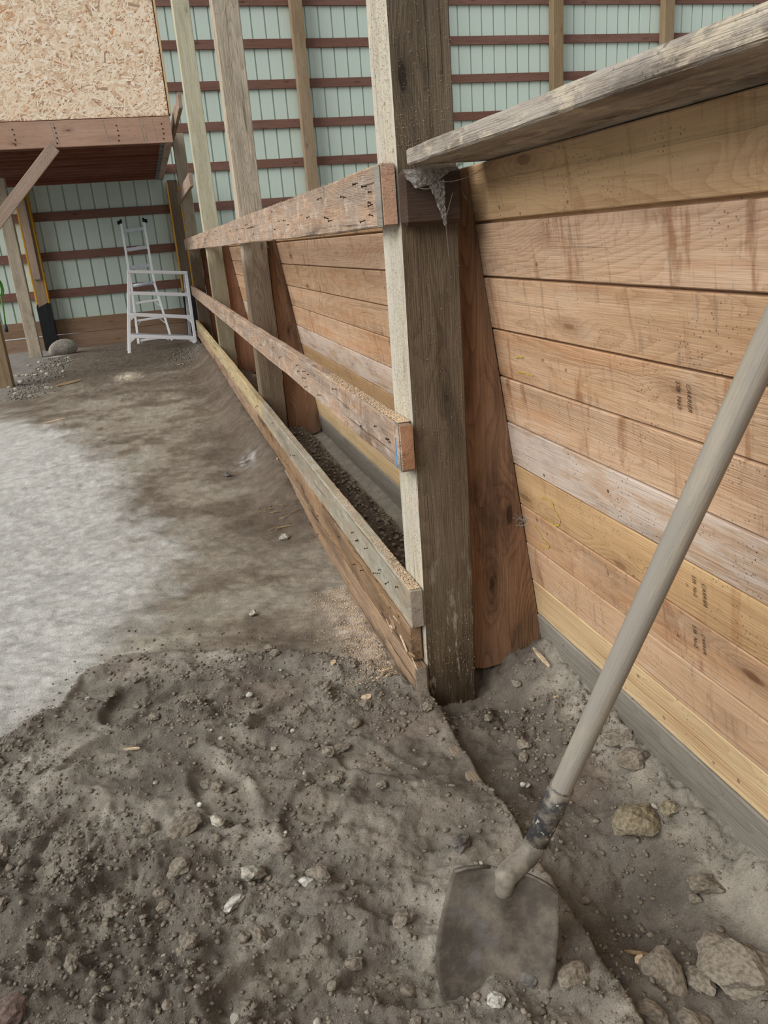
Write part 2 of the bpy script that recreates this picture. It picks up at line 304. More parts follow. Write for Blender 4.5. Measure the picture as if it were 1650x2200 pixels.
def ground(x, y):
    x = np.asarray(x, float); y = np.asarray(y, float)
    z = -0.06*ss(6, 10, y)-0.09*ss(10.5, 13, y)
    z = z+0.018*fbm(x, y, 1.6, 4, 1)+0.010*fbm(x, y*1.5, 9, 3, 3)+0.006*fbm(x+y*0.3, y*2.2, 26, 3, 4)
    berm = ss(0.9, 2.6, y)*(0.10+0.05*ss(4, 8, y))*(1-0.6*ss(9.0, 10.3, y))
    left = np.where(x < 0, 1, 0)
    z = z+left*berm*np.exp(-((np.minimum(x, -0.04)+0.04)/0.13)**2)
    lo = loose(x, y)*left
    wx, wy = x+0.02*vn(x, y, 30, 1), y+0.02*vn(x, y, 30, 2)
    l1, i1 = worley(wx, wy, 26, 0); l2, i2 = worley(wx, wy, 58, 3)
    calm = ss(-0.72, -0.45, x+0.2*vn(x, y, 4, 6))*ss(0.0, -0.12, x)*ss(0.12, -0.1, y)
    clump = ss(-0.15, 0.25, fbm(x, y, 4.2, 3, 3))*(1-0.7*calm)
    rough = 0.024*fbm(x, y, 5.5, 3, 5)+0.018*fbm(x, y, 14, 3, 6)+0.006*fbm(x, y, 80, 2, 0)+clump*(0.016*l1*(i1 > 0.62)*i1+0.008*l2*(i2 > 0.4))
    z = z+lo*(0.014+rough*(0.75+0.5*ss(-0.1, -0.7, y)))
    lip = np.exp(-((np.interp(x, ybx, yby)-y-0.05)/0.05)**2)*ss(-1.5, -1.1, x)*left
    z = z+0.014*lip*ss(0.02, -0.2, x)
    # dug hollow and ridge to the left of the shovel
    z = z-0.02*lo*np.exp(-(((x+0.82)/0.10)**2+((y+0.62)/0.16)**2))+0.02*lo*np.exp(-(((x+0.98)/0.07)**2+((y+0.12)/0.2)**2))
    for fx, fy, a, b, t, d in feet:
        c, s_ = math.cos(t), math.sin(t); u = (x-fx)*c+(y-fy)*s_; v = -(x-fx)*s_+(y-fy)*c
        q = np.sqrt((u/a)**2+(v/b)**2)
        z = z-d*ss(1.12, 0.86, q)*left+0.35*d*np.exp(-((q-1.2)/0.14)**2)*left
    # trench along the wall, right of the buried board
    tr = np.where(x > -0.004, 1.0, 0.0)*ss(0.16, -0.02, y)
    prof = np.interp(x, [-0.004, 0.02, 0.10, 0.20, 0.30, 0.37, 0.45, 0.7], [-0.012, -0.036, -0.052, -0.048, -0.01, 0.04, 0.055, 0.03])
    prof = prof+0.05*np.exp(-((y-0.0)/0.12)**2)*ss(0.16, 0.3, x)-0.04*np.exp(-(((x-0.08)/0.07)**2+((y+0.04)/0.07)**2))
    prof = prof-0.03*np.exp(-(((x-0.16)/0.1)**2+((y+0.85)/0.14)**2))
    z = z+tr*(prof+rough*1.25)
    # strip behind the rails
    beh = np.where(x > -0.004, 1.0, 0.0)*ss(0.02, 0.2, y)
    pb = np.interp(x, [0, 0.05, 0.16, 0.26, 0.33, 0.40, 0.6], [0.0, 0.05, 0.09, 0.06, 0.015, 0.03, 0.02])
    z = z+beh*(pb+rough*1.4*ss(0.33, 0.22, x))
    return z
def axis(lo, hi, step, far_lo, far_hi, grow=1.07, mx=0.5):
    a = list(np.arange(lo, hi, step)); s = step; q = hi
    while q < far_hi: a.append(q); s = min(s*grow, mx); q += s
    a.append(far_hi); s = step; q = lo-step; b = []
    while q > far_lo: b.append(q); s = min(s*grow, mx); q -= s
    b.append(far_lo); return np.array(b[::-1]+a)
xs = axis(-1.5, 0.47, 0.0062, -7, 14, 1.09, 0.6)
ys = axis(-1.3, 1.0, 0.0062, -4, 13.06, 1.012, 0.09)
X, Y = np.meshgrid(xs, ys); Zg = ground(X, Y)
nx, ny = len(xs), len(ys)
me = bpy.data.meshes.new('floor'); co = np.stack([X.ravel(), Y.ravel(), Zg.ravel()], 1)
me.vertices.add(nx*ny); me.vertices.foreach_set('co', co.ravel())
i = (np.arange(ny-1)[:, None]*nx+np.arange(nx-1)[None, :]).ravel()
q = np.stack([i, i+1, i+nx+1, i+nx], 1)
me.loops.add(q.size); me.loops.foreach_set('vertex_index', q.ravel())
me.polygons.add(len(q)); me.polygons.foreach_set('loop_start', np.arange(len(q))*4); me.polygons.foreach_set('loop_total', np.full(len(q), 4))
me.polygons.foreach_set('use_smooth', np.ones(len(q), bool)); me.update(); me.validate()
# soil colours: dark loose soil, pale dry dust, brown trodden dirt, sand, sawdust, and a painted sun spot
def lin(*c): return np.array(L(*c)[:3])
def soil(x, y):
    n1 = fbm(x, y, 2.2, 4, 2)+0.5*fbm(x, y, 11, 3, 5); n2 = fbm(x, y, 5, 4, 6); n3 = fbm(x, y, 28, 3, 1)
    def mixc(c, d, m): return c*(1-m[..., None])+d*m[..., None]
    c = np.zeros(x.shape+(3,))+lin(158, 146, 128)
    c = mixc(c, lin(126, 112, 95), ss(-0.10, 0.35, n2))
    c = mixc(c, lin(172, 164, 148), ss(0.05, 0.45, -n2)*0.6)
    c = mixc(c, lin(108, 95, 80), ss(4.8, 8.5, y+n1*2)*0.85)
    c = mixc(c, lin(104, 89, 74), 0.8*ss(-0.65, -0.15, x+0.25*n1)*ss(0.9, 1.8, y)*np.where(x < 0, 1, 0))
    pb = np.interp(y, [0.2, 0.64, 0.92, 1.31, 2.2, 3.42, 4.93, 5.7], [-1.2, -0.93, -0.80, -0.78, -0.95, -1.08, -1.55, -2.1])
    pale = ss(0.26, -0.18, x-pb+0.30*n1)*ss(6.6, 5.0, y+n1)
    c = mixc(c, lin(208, 206, 199), pale*0.95)
    lo = loose(x, y)
    c = mixc(c, lin(150, 141, 127), lo)
    c = mixc(c, lin(116, 107, 95), lo*ss(-0.04, 0.30, n2)*0.85)
    c = mixc(c, lin(176, 167, 152), lo*ss(0.02, 0.36, -n2)*0.7)
    c = mixc(c, lin(124, 103, 89), lo*ss(0.2, 0.42, fbm(x, y, 3.1, 3, 4))*0.45)
    c = mixc(c, lin(108, 98, 87), lo*ss(0.04, 0.3, fbm(x, y, 4.2, 3, 3))*0.55)
    tan = np.exp(-(((x+0.75)/0.17)**2+((y-0.67)/0.06)**2)); c = mixc(c, lin(186, 178, 158), np.clip(tan, 0, 1)*0.7)
    for fx, fy, a, b, t, d in feet:
        cc, s_ = math.cos(t), math.sin(t); u = (x-fx)*cc+(y-fy)*s_; v = -(x-fx)*s_+(y-fy)*cc
        c = mixc(c, lin(154, 144, 128), 0.7*ss(1.0, 0.8, np.sqrt((u/a)**2+(v/b)**2))*np.where(x < 0, 1, 0))
    # dry pale sand on the ridge by the sill, and the strip behind the rails
    sand = ss(0.27, 0.35, x+0.07*n1)*ss(0.05, -0.3, y)*ss(0.6, 0.5, x); c = mixc(c, lin(172, 163, 147), sand*0.75)
    beh = np.where(x > -0.004, 1.0, 0)*ss(0.1, 0.3, y)
    c = mixc(c, lin(92, 81, 70), beh*0.9); c = mixc(c, lin(164, 154, 138), beh*ss(0.25, 0.31, x+0.05*n3))
    tr = np.where(x > -0.004, 1.0, 0)*ss(0.1, -0.05, y)*(1-sand)
    c = mixc(c, lin(100, 91, 80), tr*0.5*ss(0.30, 0.12, x))
    sd = np.exp(-((x+0.10-0.02*n1)/0.075)**2)*ss(0.12, 0.25, y)*ss(0.95, 0.5, y)*np.where(x < 0, 1, 0)
    c = mixc(c, lin(208, 190, 172), np.clip(sd*(1.0+n3*1.6), 0, 1)*0.75)
    gr = ss(-1.75, -2.1, x+0.15*n1)*ss(6.4, 7.2, y); c = mixc(c, lin(150, 146, 138), gr*0.8)
    sp = np.exp(-(((x+1.0)/0.12)**2+((y-7.6)/0.35)**2))*(1+n3); c = mixc(c, lin(226, 212, 184), np.clip(sp, 0, 1)*0.85)  # sunlight through a gap, painted on the dirt as a warm pale spot
    wh = np.exp(-(((x+0.19)/0.06)**2+((y-2.86)/0.12)**2))*(0.7+n3*2); c = mixc(c, lin(196, 192, 188), np.clip(wh, 0, 1)*0.7)
    deb = np.exp(-(((x+0.22)/0.2)**2+((y-9.3)/0.8)**2)); c = mixc(c, lin(140, 130, 114), np.clip(deb*(0.8+n3*2), 0, 1)*0.8)
    c = c*(1+0.38*n3[..., None])
    return np.clip(c, 0, 1)
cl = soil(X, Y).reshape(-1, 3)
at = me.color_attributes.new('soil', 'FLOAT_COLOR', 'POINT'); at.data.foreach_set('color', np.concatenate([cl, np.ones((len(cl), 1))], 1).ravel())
s = N('dirt'); tc = s.n('ShaderNodeTexCoord'); P = tc.outputs['Object']
va = s.n('ShaderNodeVertexColor', layer_name='soil')
fn = s.noise(P, 190, 5, 0.7); fm = s.noise(P, 42, 6, 0.7)
gv = s.n('ShaderNodeTexVoronoi'); s.put(gv.inputs['Vector'], P); gv.inputs['Scale'].default_value = 120
g2 = s.n('ShaderNodeTexVoronoi'); s.put(g2.inputs['Vector'], P); g2.inputs['Scale'].default_value = 310
hs = s.n('ShaderNodeHueSaturation'); s.put(hs.inputs['Color'], va.outputs[0]); hs.inputs['Saturation'].default_value = 0.85
s.put(hs.inputs['Value'], s.math('ADD', 0.68, s.math('ADD', s.math('MULTIPLY', fn, 0.66), s.math('MULTIPLY', fm, 0.56))))
col = s.mix(s.math('MULTIPLY', s.step(g2.outputs['Distance'], 0.10, 0.18, 1, 0), s.step(s.noise(P, 60, 2), 0.5, 0.6)), hs.outputs[0], L(190, 182, 168))
col = s.mix(s.math('MULTIPLY', s.step(gv.outputs['Distance'], 0.08, 0.13, 1, 0), s.step(s.noise(P, 23, 2), 0.52, 0.6)), col, L(198, 190, 176))
col = s.mix(s.math('MULTIPLY', s.step(fm, 0.60, 0.72), 0.35), col, s.mix(1.0, col, L(120, 116, 110), 'MULTIPLY'))
b0 = s.bump(s.noise(s.vmath('MULTIPLY', P, (1, 1.6, 1)), 11, 5, 0.7), 0.35, 0.06); b1 = s.bump(s.noise(P, 30, 7, 0.75), 0.9, 0.03, b0); b2 = s.bump(s.math('SUBTRACT', 1.0, gv.outputs['Distance']), 0.45, 0.010, b1); s.bump(fn, 0.8, 0.010, b2)
s.fin(col, 0.95, 0.12)
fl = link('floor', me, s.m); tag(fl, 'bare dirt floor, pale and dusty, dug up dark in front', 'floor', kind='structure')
def gz(x, y): return float(ground(np.array([x]), np.array([y]))[0])

# ================================================================ BACK WALL
WY = 13.0
wb = empty('wall_back', (0, WY, -0.2)); tag(wb, 'pale green ribbed steel wall with brown girts', 'wall', kind='structure')
prof = []; pit = 0.229
def sheet_mesh():
    pts = []
    for k in range(4):
        x0 = k*pit
        for dx, dy in ((0, 0), (0.070, 0), (0.0715, 0.0016), (0.073, 0), (0.125, 0), (0.1265, 0.0016), (0.128, 0), (0.190, 0), (0.192, 0.026), (0.214, 0.026), (0.216, 0)):
            pts.append((x0+dx, dy))
    pts.append((4*pit-0.0005, 0))
    V = []; F = []
    for x, y in pts: V.append((x, y, 0.33)); V.append((x, y, 6.4))
    for k in range(len(pts)-1): F.append((2*k, 2*k+2, 2*k+3, 2*k+1))
    return meshpy('sheet', V, F)
sm = sheet_mesh(); sm.materials.append(M['metal_green'])
for k in range(21):
    o = bpy.data.objects.new('cladding_sheet', sm); COL.objects.link(o); o.location = (-4.9+k*4*pit, WY+0.0405, 0); adopt(o, wb)
gzs = [0.69, 1.295, 1.92, 2.551, 3.17, 3.784, 4.39, 5.01, 5.63]
for z in gzs:
    for k in range(4):
        x0 = -4.85+k*4.8
        beam('girt', (x0+0.002, WY+0.02, z+0.07), (x0+4.798, WY+0.02, z+0.07), 0.038, 0.14, M['girt'], wb)
for k in range(4):
    x0 = -4.85+k*4.8
    beam('skirt_board', (x0+0.002, WY+0.02, 0.212), (x0+4.798, WY+0.02, 0.212), 0.038, 0.25, M['skirt'], wb)
    dl = (0.034, -0.026) if k == 0 else (-0.005, -0.005)
    beam('skirt_board', (x0+0.002, WY+0.026, -0.07-dl[0]), (x0+4.798, WY+0.026, -0.07-dl[1]), 0.038, 0.30, M['skirt'], wb)
def post(name, x0, x1, y0, y1, z0, z1, mat, label, cat='post', group=None, rough=0.0, seed=0, cuts=0):
    e = empty(name, ((x0+x1)/2, (y0+y1)/2, z0)); tag(e, label, cat, group)
    o = beam('shaft', ((x0+x1)/2, (y0+y1)/2, z0), ((x0+x1)/2, (y0+y1)/2, z1), x1-x0, y1-y0, mat, e, up=(0, 1, 0), bev=0.004, cuts=cuts, rough=rough, seed=seed)
    return e, o
for x, lb in ((2.36, 'brown timber post on the green wall, seen between the second and the near fence post'), (7.14, 'brown post on the green wall, nearer the fence post of two above the cap board'),
              (9.45, 'brown timber post on the green wall, rising behind the far stretch of the cap board'), (4.75, 'brown timber post on the green wall, covered by the near fence post')):
    post('wall_post', x, x+0.2, WY-0.18, WY-0.0, -0.3, 6.3, M['post_wall'], lb)
# laminated posts with yellow edges and black sleeves under the loft
def lam_post(x0, label, plank):
    e, o = post('laminated_post', x0, x0+0.16, WY-0.17, WY-0.001, -0.3, 2.43, M['post_wall'] if plank else M['post_wall_dark'], label)
    for s_ in (0, 1):
        xa = x0-0.026 if s_ == 0 else x0+0.161
        beam('yellow_edge_strip', (xa+0.0125, WY-0.09, 0.62), (xa+0.0125, WY-0.09, 2.40), 0.025, 0.16, M['yellow'], e, up=(0, 1, 0), bev=0.002)
    if plank: beam('facing_plank', (x0+0.075, WY-0.187, 1.02), (x0+0.075, WY-0.187, 2.43), 0.11, 0.032, M['brace'], e, up=(0, 1, 0))
    V = []; F = []; rr = random.Random(3)
    px = [(x0-0.03, WY-0.19), (x0+0.19, WY-0.19), (x0+0.19, WY-0.0), (x0-0.03, WY-0.0)]
    ring = []
    for a in range(4):
        p, q = px[a], px[(a+1) % 4]
        for t in range(6): ring.append((p[0]+(q[0]-p[0])*t/6, p[1]+(q[1]-p[1])*t/6))
    n = len(ring)
    for p in ring: V.append((p[0], p[1], -0.28))
    for p in ring: V.append((p[0]+rr.uniform(-.002, .002), p[1]+rr.uniform(-.003, .001), 0.60+rr.uniform(-0.03, 0.05)))
    for a in range(n): F.append((a, (a+1) % n, n+(a+1) % n, n+a))
    link('plastic_sleeve', meshpy('plastic_sleeve', V, F), M['sleeve'], e)
    for z in (0.72, 1.15, 1.75, 2.2):
        for xx in (x0-0.03, x0+0.19): tube('bolt', [(xx-0.008, WY-0.10, z), (xx+0.008, WY-0.10, z)], 0.012, M['steel'], e, 8)
lam_post(-2.44, 'wall post with yellow edges, facing plank and black sleeve, beside the boulder', True)
lam_post(-0.03, 'wall post with yellow edge and black sleeve, behind the ladders', False)

# ================================================================ LOFT
lf = empty('loft', (-1.7, 8.0, 2.44)); tag(lf, 'storage loft with strand board front above a red-brown header beam', 'loft')
beam('header_beam', (-3.3, 8.022, 2.57), (-0.085, 8.022, 2.57), 0.044, 0.262, M['beam_red'], lf)
rim = beam('rim_beam', (-0.125, 8.05, 2.575), (-0.125, 12.98, 2.575), 0.08, 0.25, M['brace'], lf)
for k in range(12):
    y = 8.30+k*0.41
    j = beam('joist', (-3.3, y, 2.575), (-0.172, y, 2.575), 0.038, 0.24, M['joist'], lf)
    h = beam('joist_hanger', (-0.215, y, 2.50), (-0.168, y, 2.50), 0.046, 0.10, M['steel'], j, bev=0.001)
beam('deck', (-3.3, 10.53, 2.712), (-0.085, 10.53, 2.712), 4.9, 0.02, M['joist'], lf, bev=0.001)
pan = beam('strand_board_panel', (-3.3, 8.006, 3.51), (-0.092, 8.006, 3.51), 0.012, 1.606, M['fresh'], lf, bev=0.001)
V = []; F = []; C = []; rr = random.Random(5)
pal = [(244, 226, 202), (240, 218, 190), (234, 208, 178), (248, 234, 214), (238, 214, 186), (222, 192, 160), (242, 222, 196), (246, 230, 208), (212, 182, 152)]
for k in range(15000):
    x = rr.uniform(-3.28, -0.10); z = rr.uniform(2.712, 4.30); l = rr.uniform(0.03, 0.13)/2; wd = rr.uniform(0.005, 0.015 if rr.random() < 0.6 else 0.036)/2; a = rr.gauss(0.35, 0.9)
    ca, sa = math.cos(a), math.sin(a); y = 7.9995-rr.uniform(0, 0.0016); ti = rr.uniform(-0.0005, 0.0005)
    c = rr.choice(pal)
    if rr.random() < 0.025: c = rr.choice([(206, 144, 100), (190, 128, 88), (214, 160, 112)])
    if rr.random() < 0.03: c = (176, 148, 120)
    n = len(V)
    for u, v, t in ((-l, -wd, -1), (l*rr.uniform(.8, 1.1), -wd, 1), (l, wd*rr.uniform(.3, 1), 1), (-l*rr.uniform(.8, 1), wd, -1)):
        V.append((min(-0.0935, max(-3.298, x+u*ca-v*sa)), y+ti*t, min(4.312, max(2.7085, z+u*sa+v*ca))))
    F.append((n, n+1, n+2, n+3)); C.append(L(*c))
me = meshpy('wood_strands', V, F); at = me.color_attributes.new('c', 'FLOAT_COLOR', 'POINT')
at.data.foreach_set('color', np.repeat(np.array(C), 4, 0).ravel())
s = N('strands'); va = s.n('ShaderNodeVertexColor', layer_name='c'); s.fin(va.outputs[0], 0.75, 0.2)
o = link('wood_strands', me, s.m, pan); tag(o, kind='stuff')
beam('corner_stud', (-0.078, 8.12, 2.724), (-0.078, 8.12, 4.3), 0.02, 0.06, M['post_wall_dark'], lf, up=(0, 1, 0))
beam('corner_strip', (-0.070, 8.02, 2.724), (-0.070, 8.02, 4.3), 0.022, 0.036, M['plank_yellow'], lf, up=(0, 1, 0))
for z in (2.48, 2.53, 2.58, 2.63):   # bolt heads on the header
    for x in (-1.72, -1.30, -0.66, -0.18): tube('bolt_head', [(x+0.005*math.sin(z*40), 8.0005, z), (x+0.005*math.sin(z*40), 7.996, z)], 0.008, M['nail'], lf, 8)
for x in (-1.34, -1.31, -0.80, -0.42, -0.39, -0.28):   # chalky scratches across the header
    beam('scratch', (x, 7.9993, 2.69), (x+0.03, 7.9993, 2.46), 0.006, 0.0012, M['palestone'], lf, up=(0, 1, 0), bev=0)
# supports
post('loft_post', -2.44, -2.26, 7.84, 7.99, -0.3, 2.44, M['post_wall'], 'brown timber post carrying the loft header and the knee brace')
kb = beam('knee_brace', (-1.335, 7.955, 2.44), (-2.205, 7.955, 1.59), 0.04, 0.125, M['brace'], up=(0.7, 0, -0.7)); tag(kb, 'sloping grey-brown knee brace under the loft header', 'brace')
post('loft_post', -2.50, -2.33, 11.15, 11.3, -0.35, 2.452, M['post_grey'], 'grey-brown loft post between the knee brace and the black sleeved post')

# ================================================================ KICK WALL (leaning plank wall)
WA, WB_ = 0.4045, -0.1436
SU = Vector((WB_, 0, 1)).normalized(); SN = Vector((1, 0, -WB_)).normalized()
wr = empty('wall_right', (0.42, 3.5, -0.12)); tag(wr, 'leaning wall of horizontal fir planks with a grey sill and cap', 'wall', kind='structure')
seams = [1.4262, 1.289, 1.157, 1.024, 0.895, 0.767, 0.643, 0.520, 0.399, 0.276, 0.158]
pm = ['plank_gold', 'plank', 'plank', 'plank', 'plank', 'plank_grey', 'plank_gold', 'plank', 'plank', 'plank_yellow']
rr = random.Random(9); planks = []
def shiplap(name, ya, yb, p, h, mat, parent):
    t = 0.018; c = 0.0022; r = 0.010
    pr = [(-t, h/2-r), (0, h/2-r), (0, h/2), (t-c, h/2), (t, h/2-c), (t, -h/2+c), (t-c, -h/2), (0.001, -h/2), (0.001, -h/2-0.009), (-t, -h/2-0.009)]
    ln = yb-ya; n = len(pr); V = [(-ln/2, y, z) for y, z in pr]+[(ln/2, y, z) for y, z in pr]
    F = [(i, (i+1) % n, n+(i+1) % n, n+i) for i in range(n)]+[tuple(range(n))[::-1], tuple(range(n, 2*n))]
    bm = bmesh.new(); vs = [bm.verts.new(v) for v in V]
    for f in F: bm.faces.new([vs[i] for i in f])
    o = bpy.data.objects.new(name, from_bm('plank', bm)); COL.objects.link(o); o.data.materials.append(mat)
    x = Vector((0, 1, 0)); z = SU; y = z.cross(x); o.location = (p.x, (ya+yb)/2, p.z); o.rotation_euler = Matrix((x, y, z)).transposed().to_euler()
    return adopt(o, parent)
for k in range(10):
    zt, zb = seams[k], seams[k+1]; gap = [0.008, 0.0055, 0.0045, 0.0045, 0.003, 0.0035, 0.003, 0.0025, 0.0025, 0.003][k]
    zc = (zt+zb)/2; h = (zt-zb)/SU.z-2*gap/2-0.001
    for seg, (ya, yb) in enumerate(((-2.6, 3.374), (3.377, 9.95))):
        p = Vector((WA+WB_*zc, 0, zc))+SN*(0.018+rr.uniform(-0.0012, 0.0015))
        o = shiplap('plank', ya, yb, p, h, M[pm[k]], wr)
        if seg == 0: planks.append(o)
zc = 0.157/2-0.05; p = Vector((WA+WB_*zc, 0, zc))+SN*0.0145
for ya, yb in ((-2.6, 3.374), (3.377, 9.95)):
    beam('sill_board', (p.x, ya, p.z), (p.x, yb, p.z), 0.037, 0.26, M['sill'], wr, up=SU)
cap = beam('cap_board', (0.125, -2.6, 1.4420), (0.125, -0.048, 1.4420), 0.225, 0.035, M['cap'], wr, bev=0.004, cuts=60, rough=0.001, seed=4)
YP = [0.0, 3.3, 6.42, 9.78]
def wedge(y0, mat):
    xr = lambda z: WA+WB_*z-0.003
    pr = [(0.158, 1.41), (xr(1.41), 1.41), (xr(0.10), 0.10), (xr(0.07)-0.004, 0.065), (xr(0.05)-0.018, 0.042), (0.34, 0.03), (0.27, 0.015), (0.20, 0.01), (0.166, 0.02), (0.167, 0.6)]
    V = [(x, y0, z) for x, z in pr]+[(x, y0+0.038, z) for x, z in pr]; n = len(pr)
    F = [tuple(range(n))[::-1], tuple(range(n, 2*n))]+[(i, (i+1) % n, n+(i+1) % n, n+i) for i in range(n)]
    # local x along the grain (vertical)
    Mx = Matrix(((0, 0, 1), (1, 0, 0), (0, 1, 0)))
    c = Vector((0.25, y0, 0.7)); me = meshpy('wedge', [Mx @ (Vector(v)-c) for v in V], F)
    o = bpy.data.objects.new('wedge_brace', me); COL.objects.link(o); me.materials.append(mat)
    o.location = c; o.rotation_euler = Mx.transposed().to_euler(); adopt(o, wr); return o
for y, m in zip(YP, ('wedge', 'wedge', 'wedge_red', 'wedge_red')): wedge(y+0.05, M[m])
# broken dark sliver between sill and lowest plank
# stamps and crayon on planks
def wallpt(y, z, off=0.0006):
    p = Vector((WA+WB_*z, y, z))-SN*(off+0.0014); return p
def stamp(txt, y, ztop, length, parent, shear=0.0):
    cu = bpy.data.curves.new('t', 'FONT'); cu.body = txt; cu.size = 0.02; cu.shear = shear; cu.resolution_u = 2
    t = bpy.data.objects.new('t', cu); COL.objects.link(t); dg = bpy.context.evaluated_depsgraph_get()
    me = bpy.data.meshes.new_from_object(t.evaluated_get(dg)); bpy.data.objects.remove(t)
    xs_ = [v.co.x for v in me.vertices]; x0, x1 = min(xs_), max(xs_); k = length/(x1-x0)
    for v in me.vertices:
        a = (v.co.x-x0)*k; b = v.co.y*k*1.15
        # reads downwards: text x -> down the wall, text y -> towards -y
        v.co = wallpt(y-b, ztop-a*SU.z)
    o = bpy.data.objects.new('ink_stamp', me); COL.objects.link(o); me.materials.clear(); me.materials.append(M['ink']); adopt(o, parent); return o
stamp('238  No2', -0.735, 1.001, 0.052, planks[3]); stamp('CARRIER', -0.764, 0.999, 0.050, planks[3], 0.3)
stamp('238  No2', -0.739, 0.621, 0.046, planks[6]); stamp('CARRIER', -0.767, 0.615, 0.050, planks[6], 0.3)
stamp('238  No2', -0.728, 0.506, 0.052, planks[7]); stamp('CARRIER', -0.755, 0.498, 0.046, planks[7], 0.3)
def crayon(pts, parent, wd=0.0032):
    P_ = [wallpt(y, z) for y, z in pts]; V = []; F = []
    Q = []
    for a, b in zip(P_[:-1], P_[1:]):
        for t in range(5): Q.append(a.lerp(b, t/5))
    Q.append(P_[-1]); rr = random.Random(len(pts))
    for i, p in enumerate(Q):
        d = (Q[min(i+1, len(Q)-1)]-Q[max(i-1, 0)]).normalized(); n = d.cross(SN).normalized(); k = wd/2*rr.uniform(0.5, 1.15)
        V += [p+n*k, p-n*k]
    for i in range(len(Q)-1): F.append((2*i, 2*i+1, 2*i+3, 2*i+2))
    o = link('crayon_mark', meshpy('crayon', V, F), M['chalk']); adopt(o, parent)
crayon([(-0.099, 0.586), (-0.131, 0.594), (-0.164, 0.593), (-0.167, 0.573), (-0.187, 0.563), (-0.196, 0.551), (-0.184, 0.534), (-0.165, 0.526), (-0.131, 0.527), (-0.102, 0.529)], planks[6])
crayon([(-0.026, 0.478), (-0.054, 0.467), (-0.074, 0.451), (-0.108, 0.446), (-0.094, 0.433), (-0.039, 0.424)], planks[7])
crayon([(-0.069, 0.962), (-0.118, 0.969)], planks[3]); crayon([(-0.069, 0.925), (-0.114, 0.928), (-0.156, 0.926)], planks[3])

# ================================================================ FENCE POSTS
PW = 0.152
def fence_post(i, mat, label, top=6.0, side=None):
    y = YP[i]
    e, o = post('timber_post', 0, PW, y, y+PW, -0.25, top, mat, label, rough=0.0012, seed=i, cuts=60)
    return e, o
p1, sh1 = fence_post(0, [M['post_dark'], M['post_pale']], 'near timber post with dark brown front and pale sawdusted side where the rails end')
for poly in sh1.data.polygons:
    nrm = sh1.rotation_euler.to_matrix() @ poly.normal
    if nrm.x < -0.6: poly.material_index = 1
p2, sh2 = fence_post(1, M['post_grey'], 'second timber post along the rails, grey-brown with big knots')
p3, sh3 = fence_post(2, M['post_green'], 'third timber post along the rails, pale greenish treated wood')
p4, sh4 = fence_post(3, M['post_far'], 'fourth timber post along the rails, beside the ladders', top=2.755)
bl = beam('cap_block', (0.002, -0.021, 1.355), (0.152, -0.021, 1.355), 0.038, 0.125, M['block'], p1, bev=0.010)
bl2 = beam('metal_strap', (-0.003, 9.86, 1.95), (-0.003, 9.86, 2.45), 0.003, 0.05, M['steel'], p4, up=(0, 1, 0), bev=0)
nb = beam('nailer_board', (-0.0205, 6.9, 2.68), (-0.0205, 9.92, 2.68), 0.038, 0.14, M['rail']); tag(nb, 'upper weathered board end sticking out from the far post beside the loft', 'board')
nb = beam('nailer_board', (-0.0205, 6.92, 1.96), (-0.0205, 9.92, 1.96), 0.038, 0.13, M['brace']); tag(nb, 'short board with orange end grain on the far post below the loft', 'board')
# ================================================================ RAILS
def rail(name, ya, yb, z0, z1, mat, label, nails, x0=-0.0395, end=None, wid=0.038, seed=0, rough=0.0015, cuts=80):
    r = beam(name, (x0+wid/2, ya, (z0+z1)/2), (x0+wid/2, yb, (z0+z1)/2), wid, z1-z0, mat, None, bev=0.004, cuts=cuts, rough=rough, seed=seed)
    tag(r, label, 'board')
    rr = random.Random(seed+20)
    for k in range(nails):
        t = rr.random()**2.0; y = ya+0.08+(yb-ya-0.2)*t; z = rr.uniform(z0+0.02, z1-0.02)
        d = Vector((-1, rr.uniform(-0.4, 0.4), rr.uniform(-0.35, 0.35))).normalized(); p = Vector((x0+0.002, y, z)); ln = rr.uniform(0.006, 0.016)
        nl = tube('nail', [p, p+d*ln, p+d*ln, p+d*(ln+0.0015)], [0.0013, 0.0013, 0.0034, 0.0034], M['nail'], None, 6); adopt(nl, r)
    return r
rt = rail('fence_rail', -0.004, 9.92, 1.295, 1.435, M['rail'], 'top fence rail full of old nails, running from the near post to the loft', 46, seed=1)
rm = rail('fence_rail', -0.018, 9.92, 0.690, 0.818, M['rail'], 'middle fence rail with blue paint stroke at its cut end', 26, seed=2)
k1 = rail('kick_board', -0.006, 3.05, 0.224, 0.343, M['kick_green'], 'greenish grey kick board, topmost of the near stack at the rail ends', 12, seed=3)
k1b = rail('kick_board', 3.056, 9.92, 0.224, 0.343, M['kick_yellow'], 'yellowed kick board continuing the topmost greenish one toward the ladders', 14, seed=4)
k2 = rail('kick_board', 0.012, 3.3, 0.108, 0.2185, M['kick_rot'], 'rotten brown kick board under the greenish one, splintered at its end', 4, seed=5, rough=0.003, cuts=140)
k2b = rail('kick_board', 3.304, 9.92, 0.106, 0.2205, M['kick_rot'], 'dirty brown kick board under the yellowed one', 3, seed=6)
k3 = rail('kick_board', -0.012, 3.3, -0.10, 0.1000, M['kick_rot'], 'lowest kick board half buried in dirt and sawdust by the near post', 3, seed=7, x0=-0.042, rough=0.002)
def endcap(o, mat, ya, x0, x1, z0, z1, name='cut_end'):
    c = beam(name, ((x0+x1)/2, ya, (z0+z1)/2), ((x0+x1)/2, ya+0.0025, (z0+z1)/2), x1-x0, z1-z0, mat, None, bev=0); adopt(c, o); return c
endcap(rt, M['fresh'], -0.0062, -0.0365, -0.004, 1.301, 1.430); endcap(rm, M['fresh'], -0.0202, -0.0365, -0.004, 0.696, 0.813)
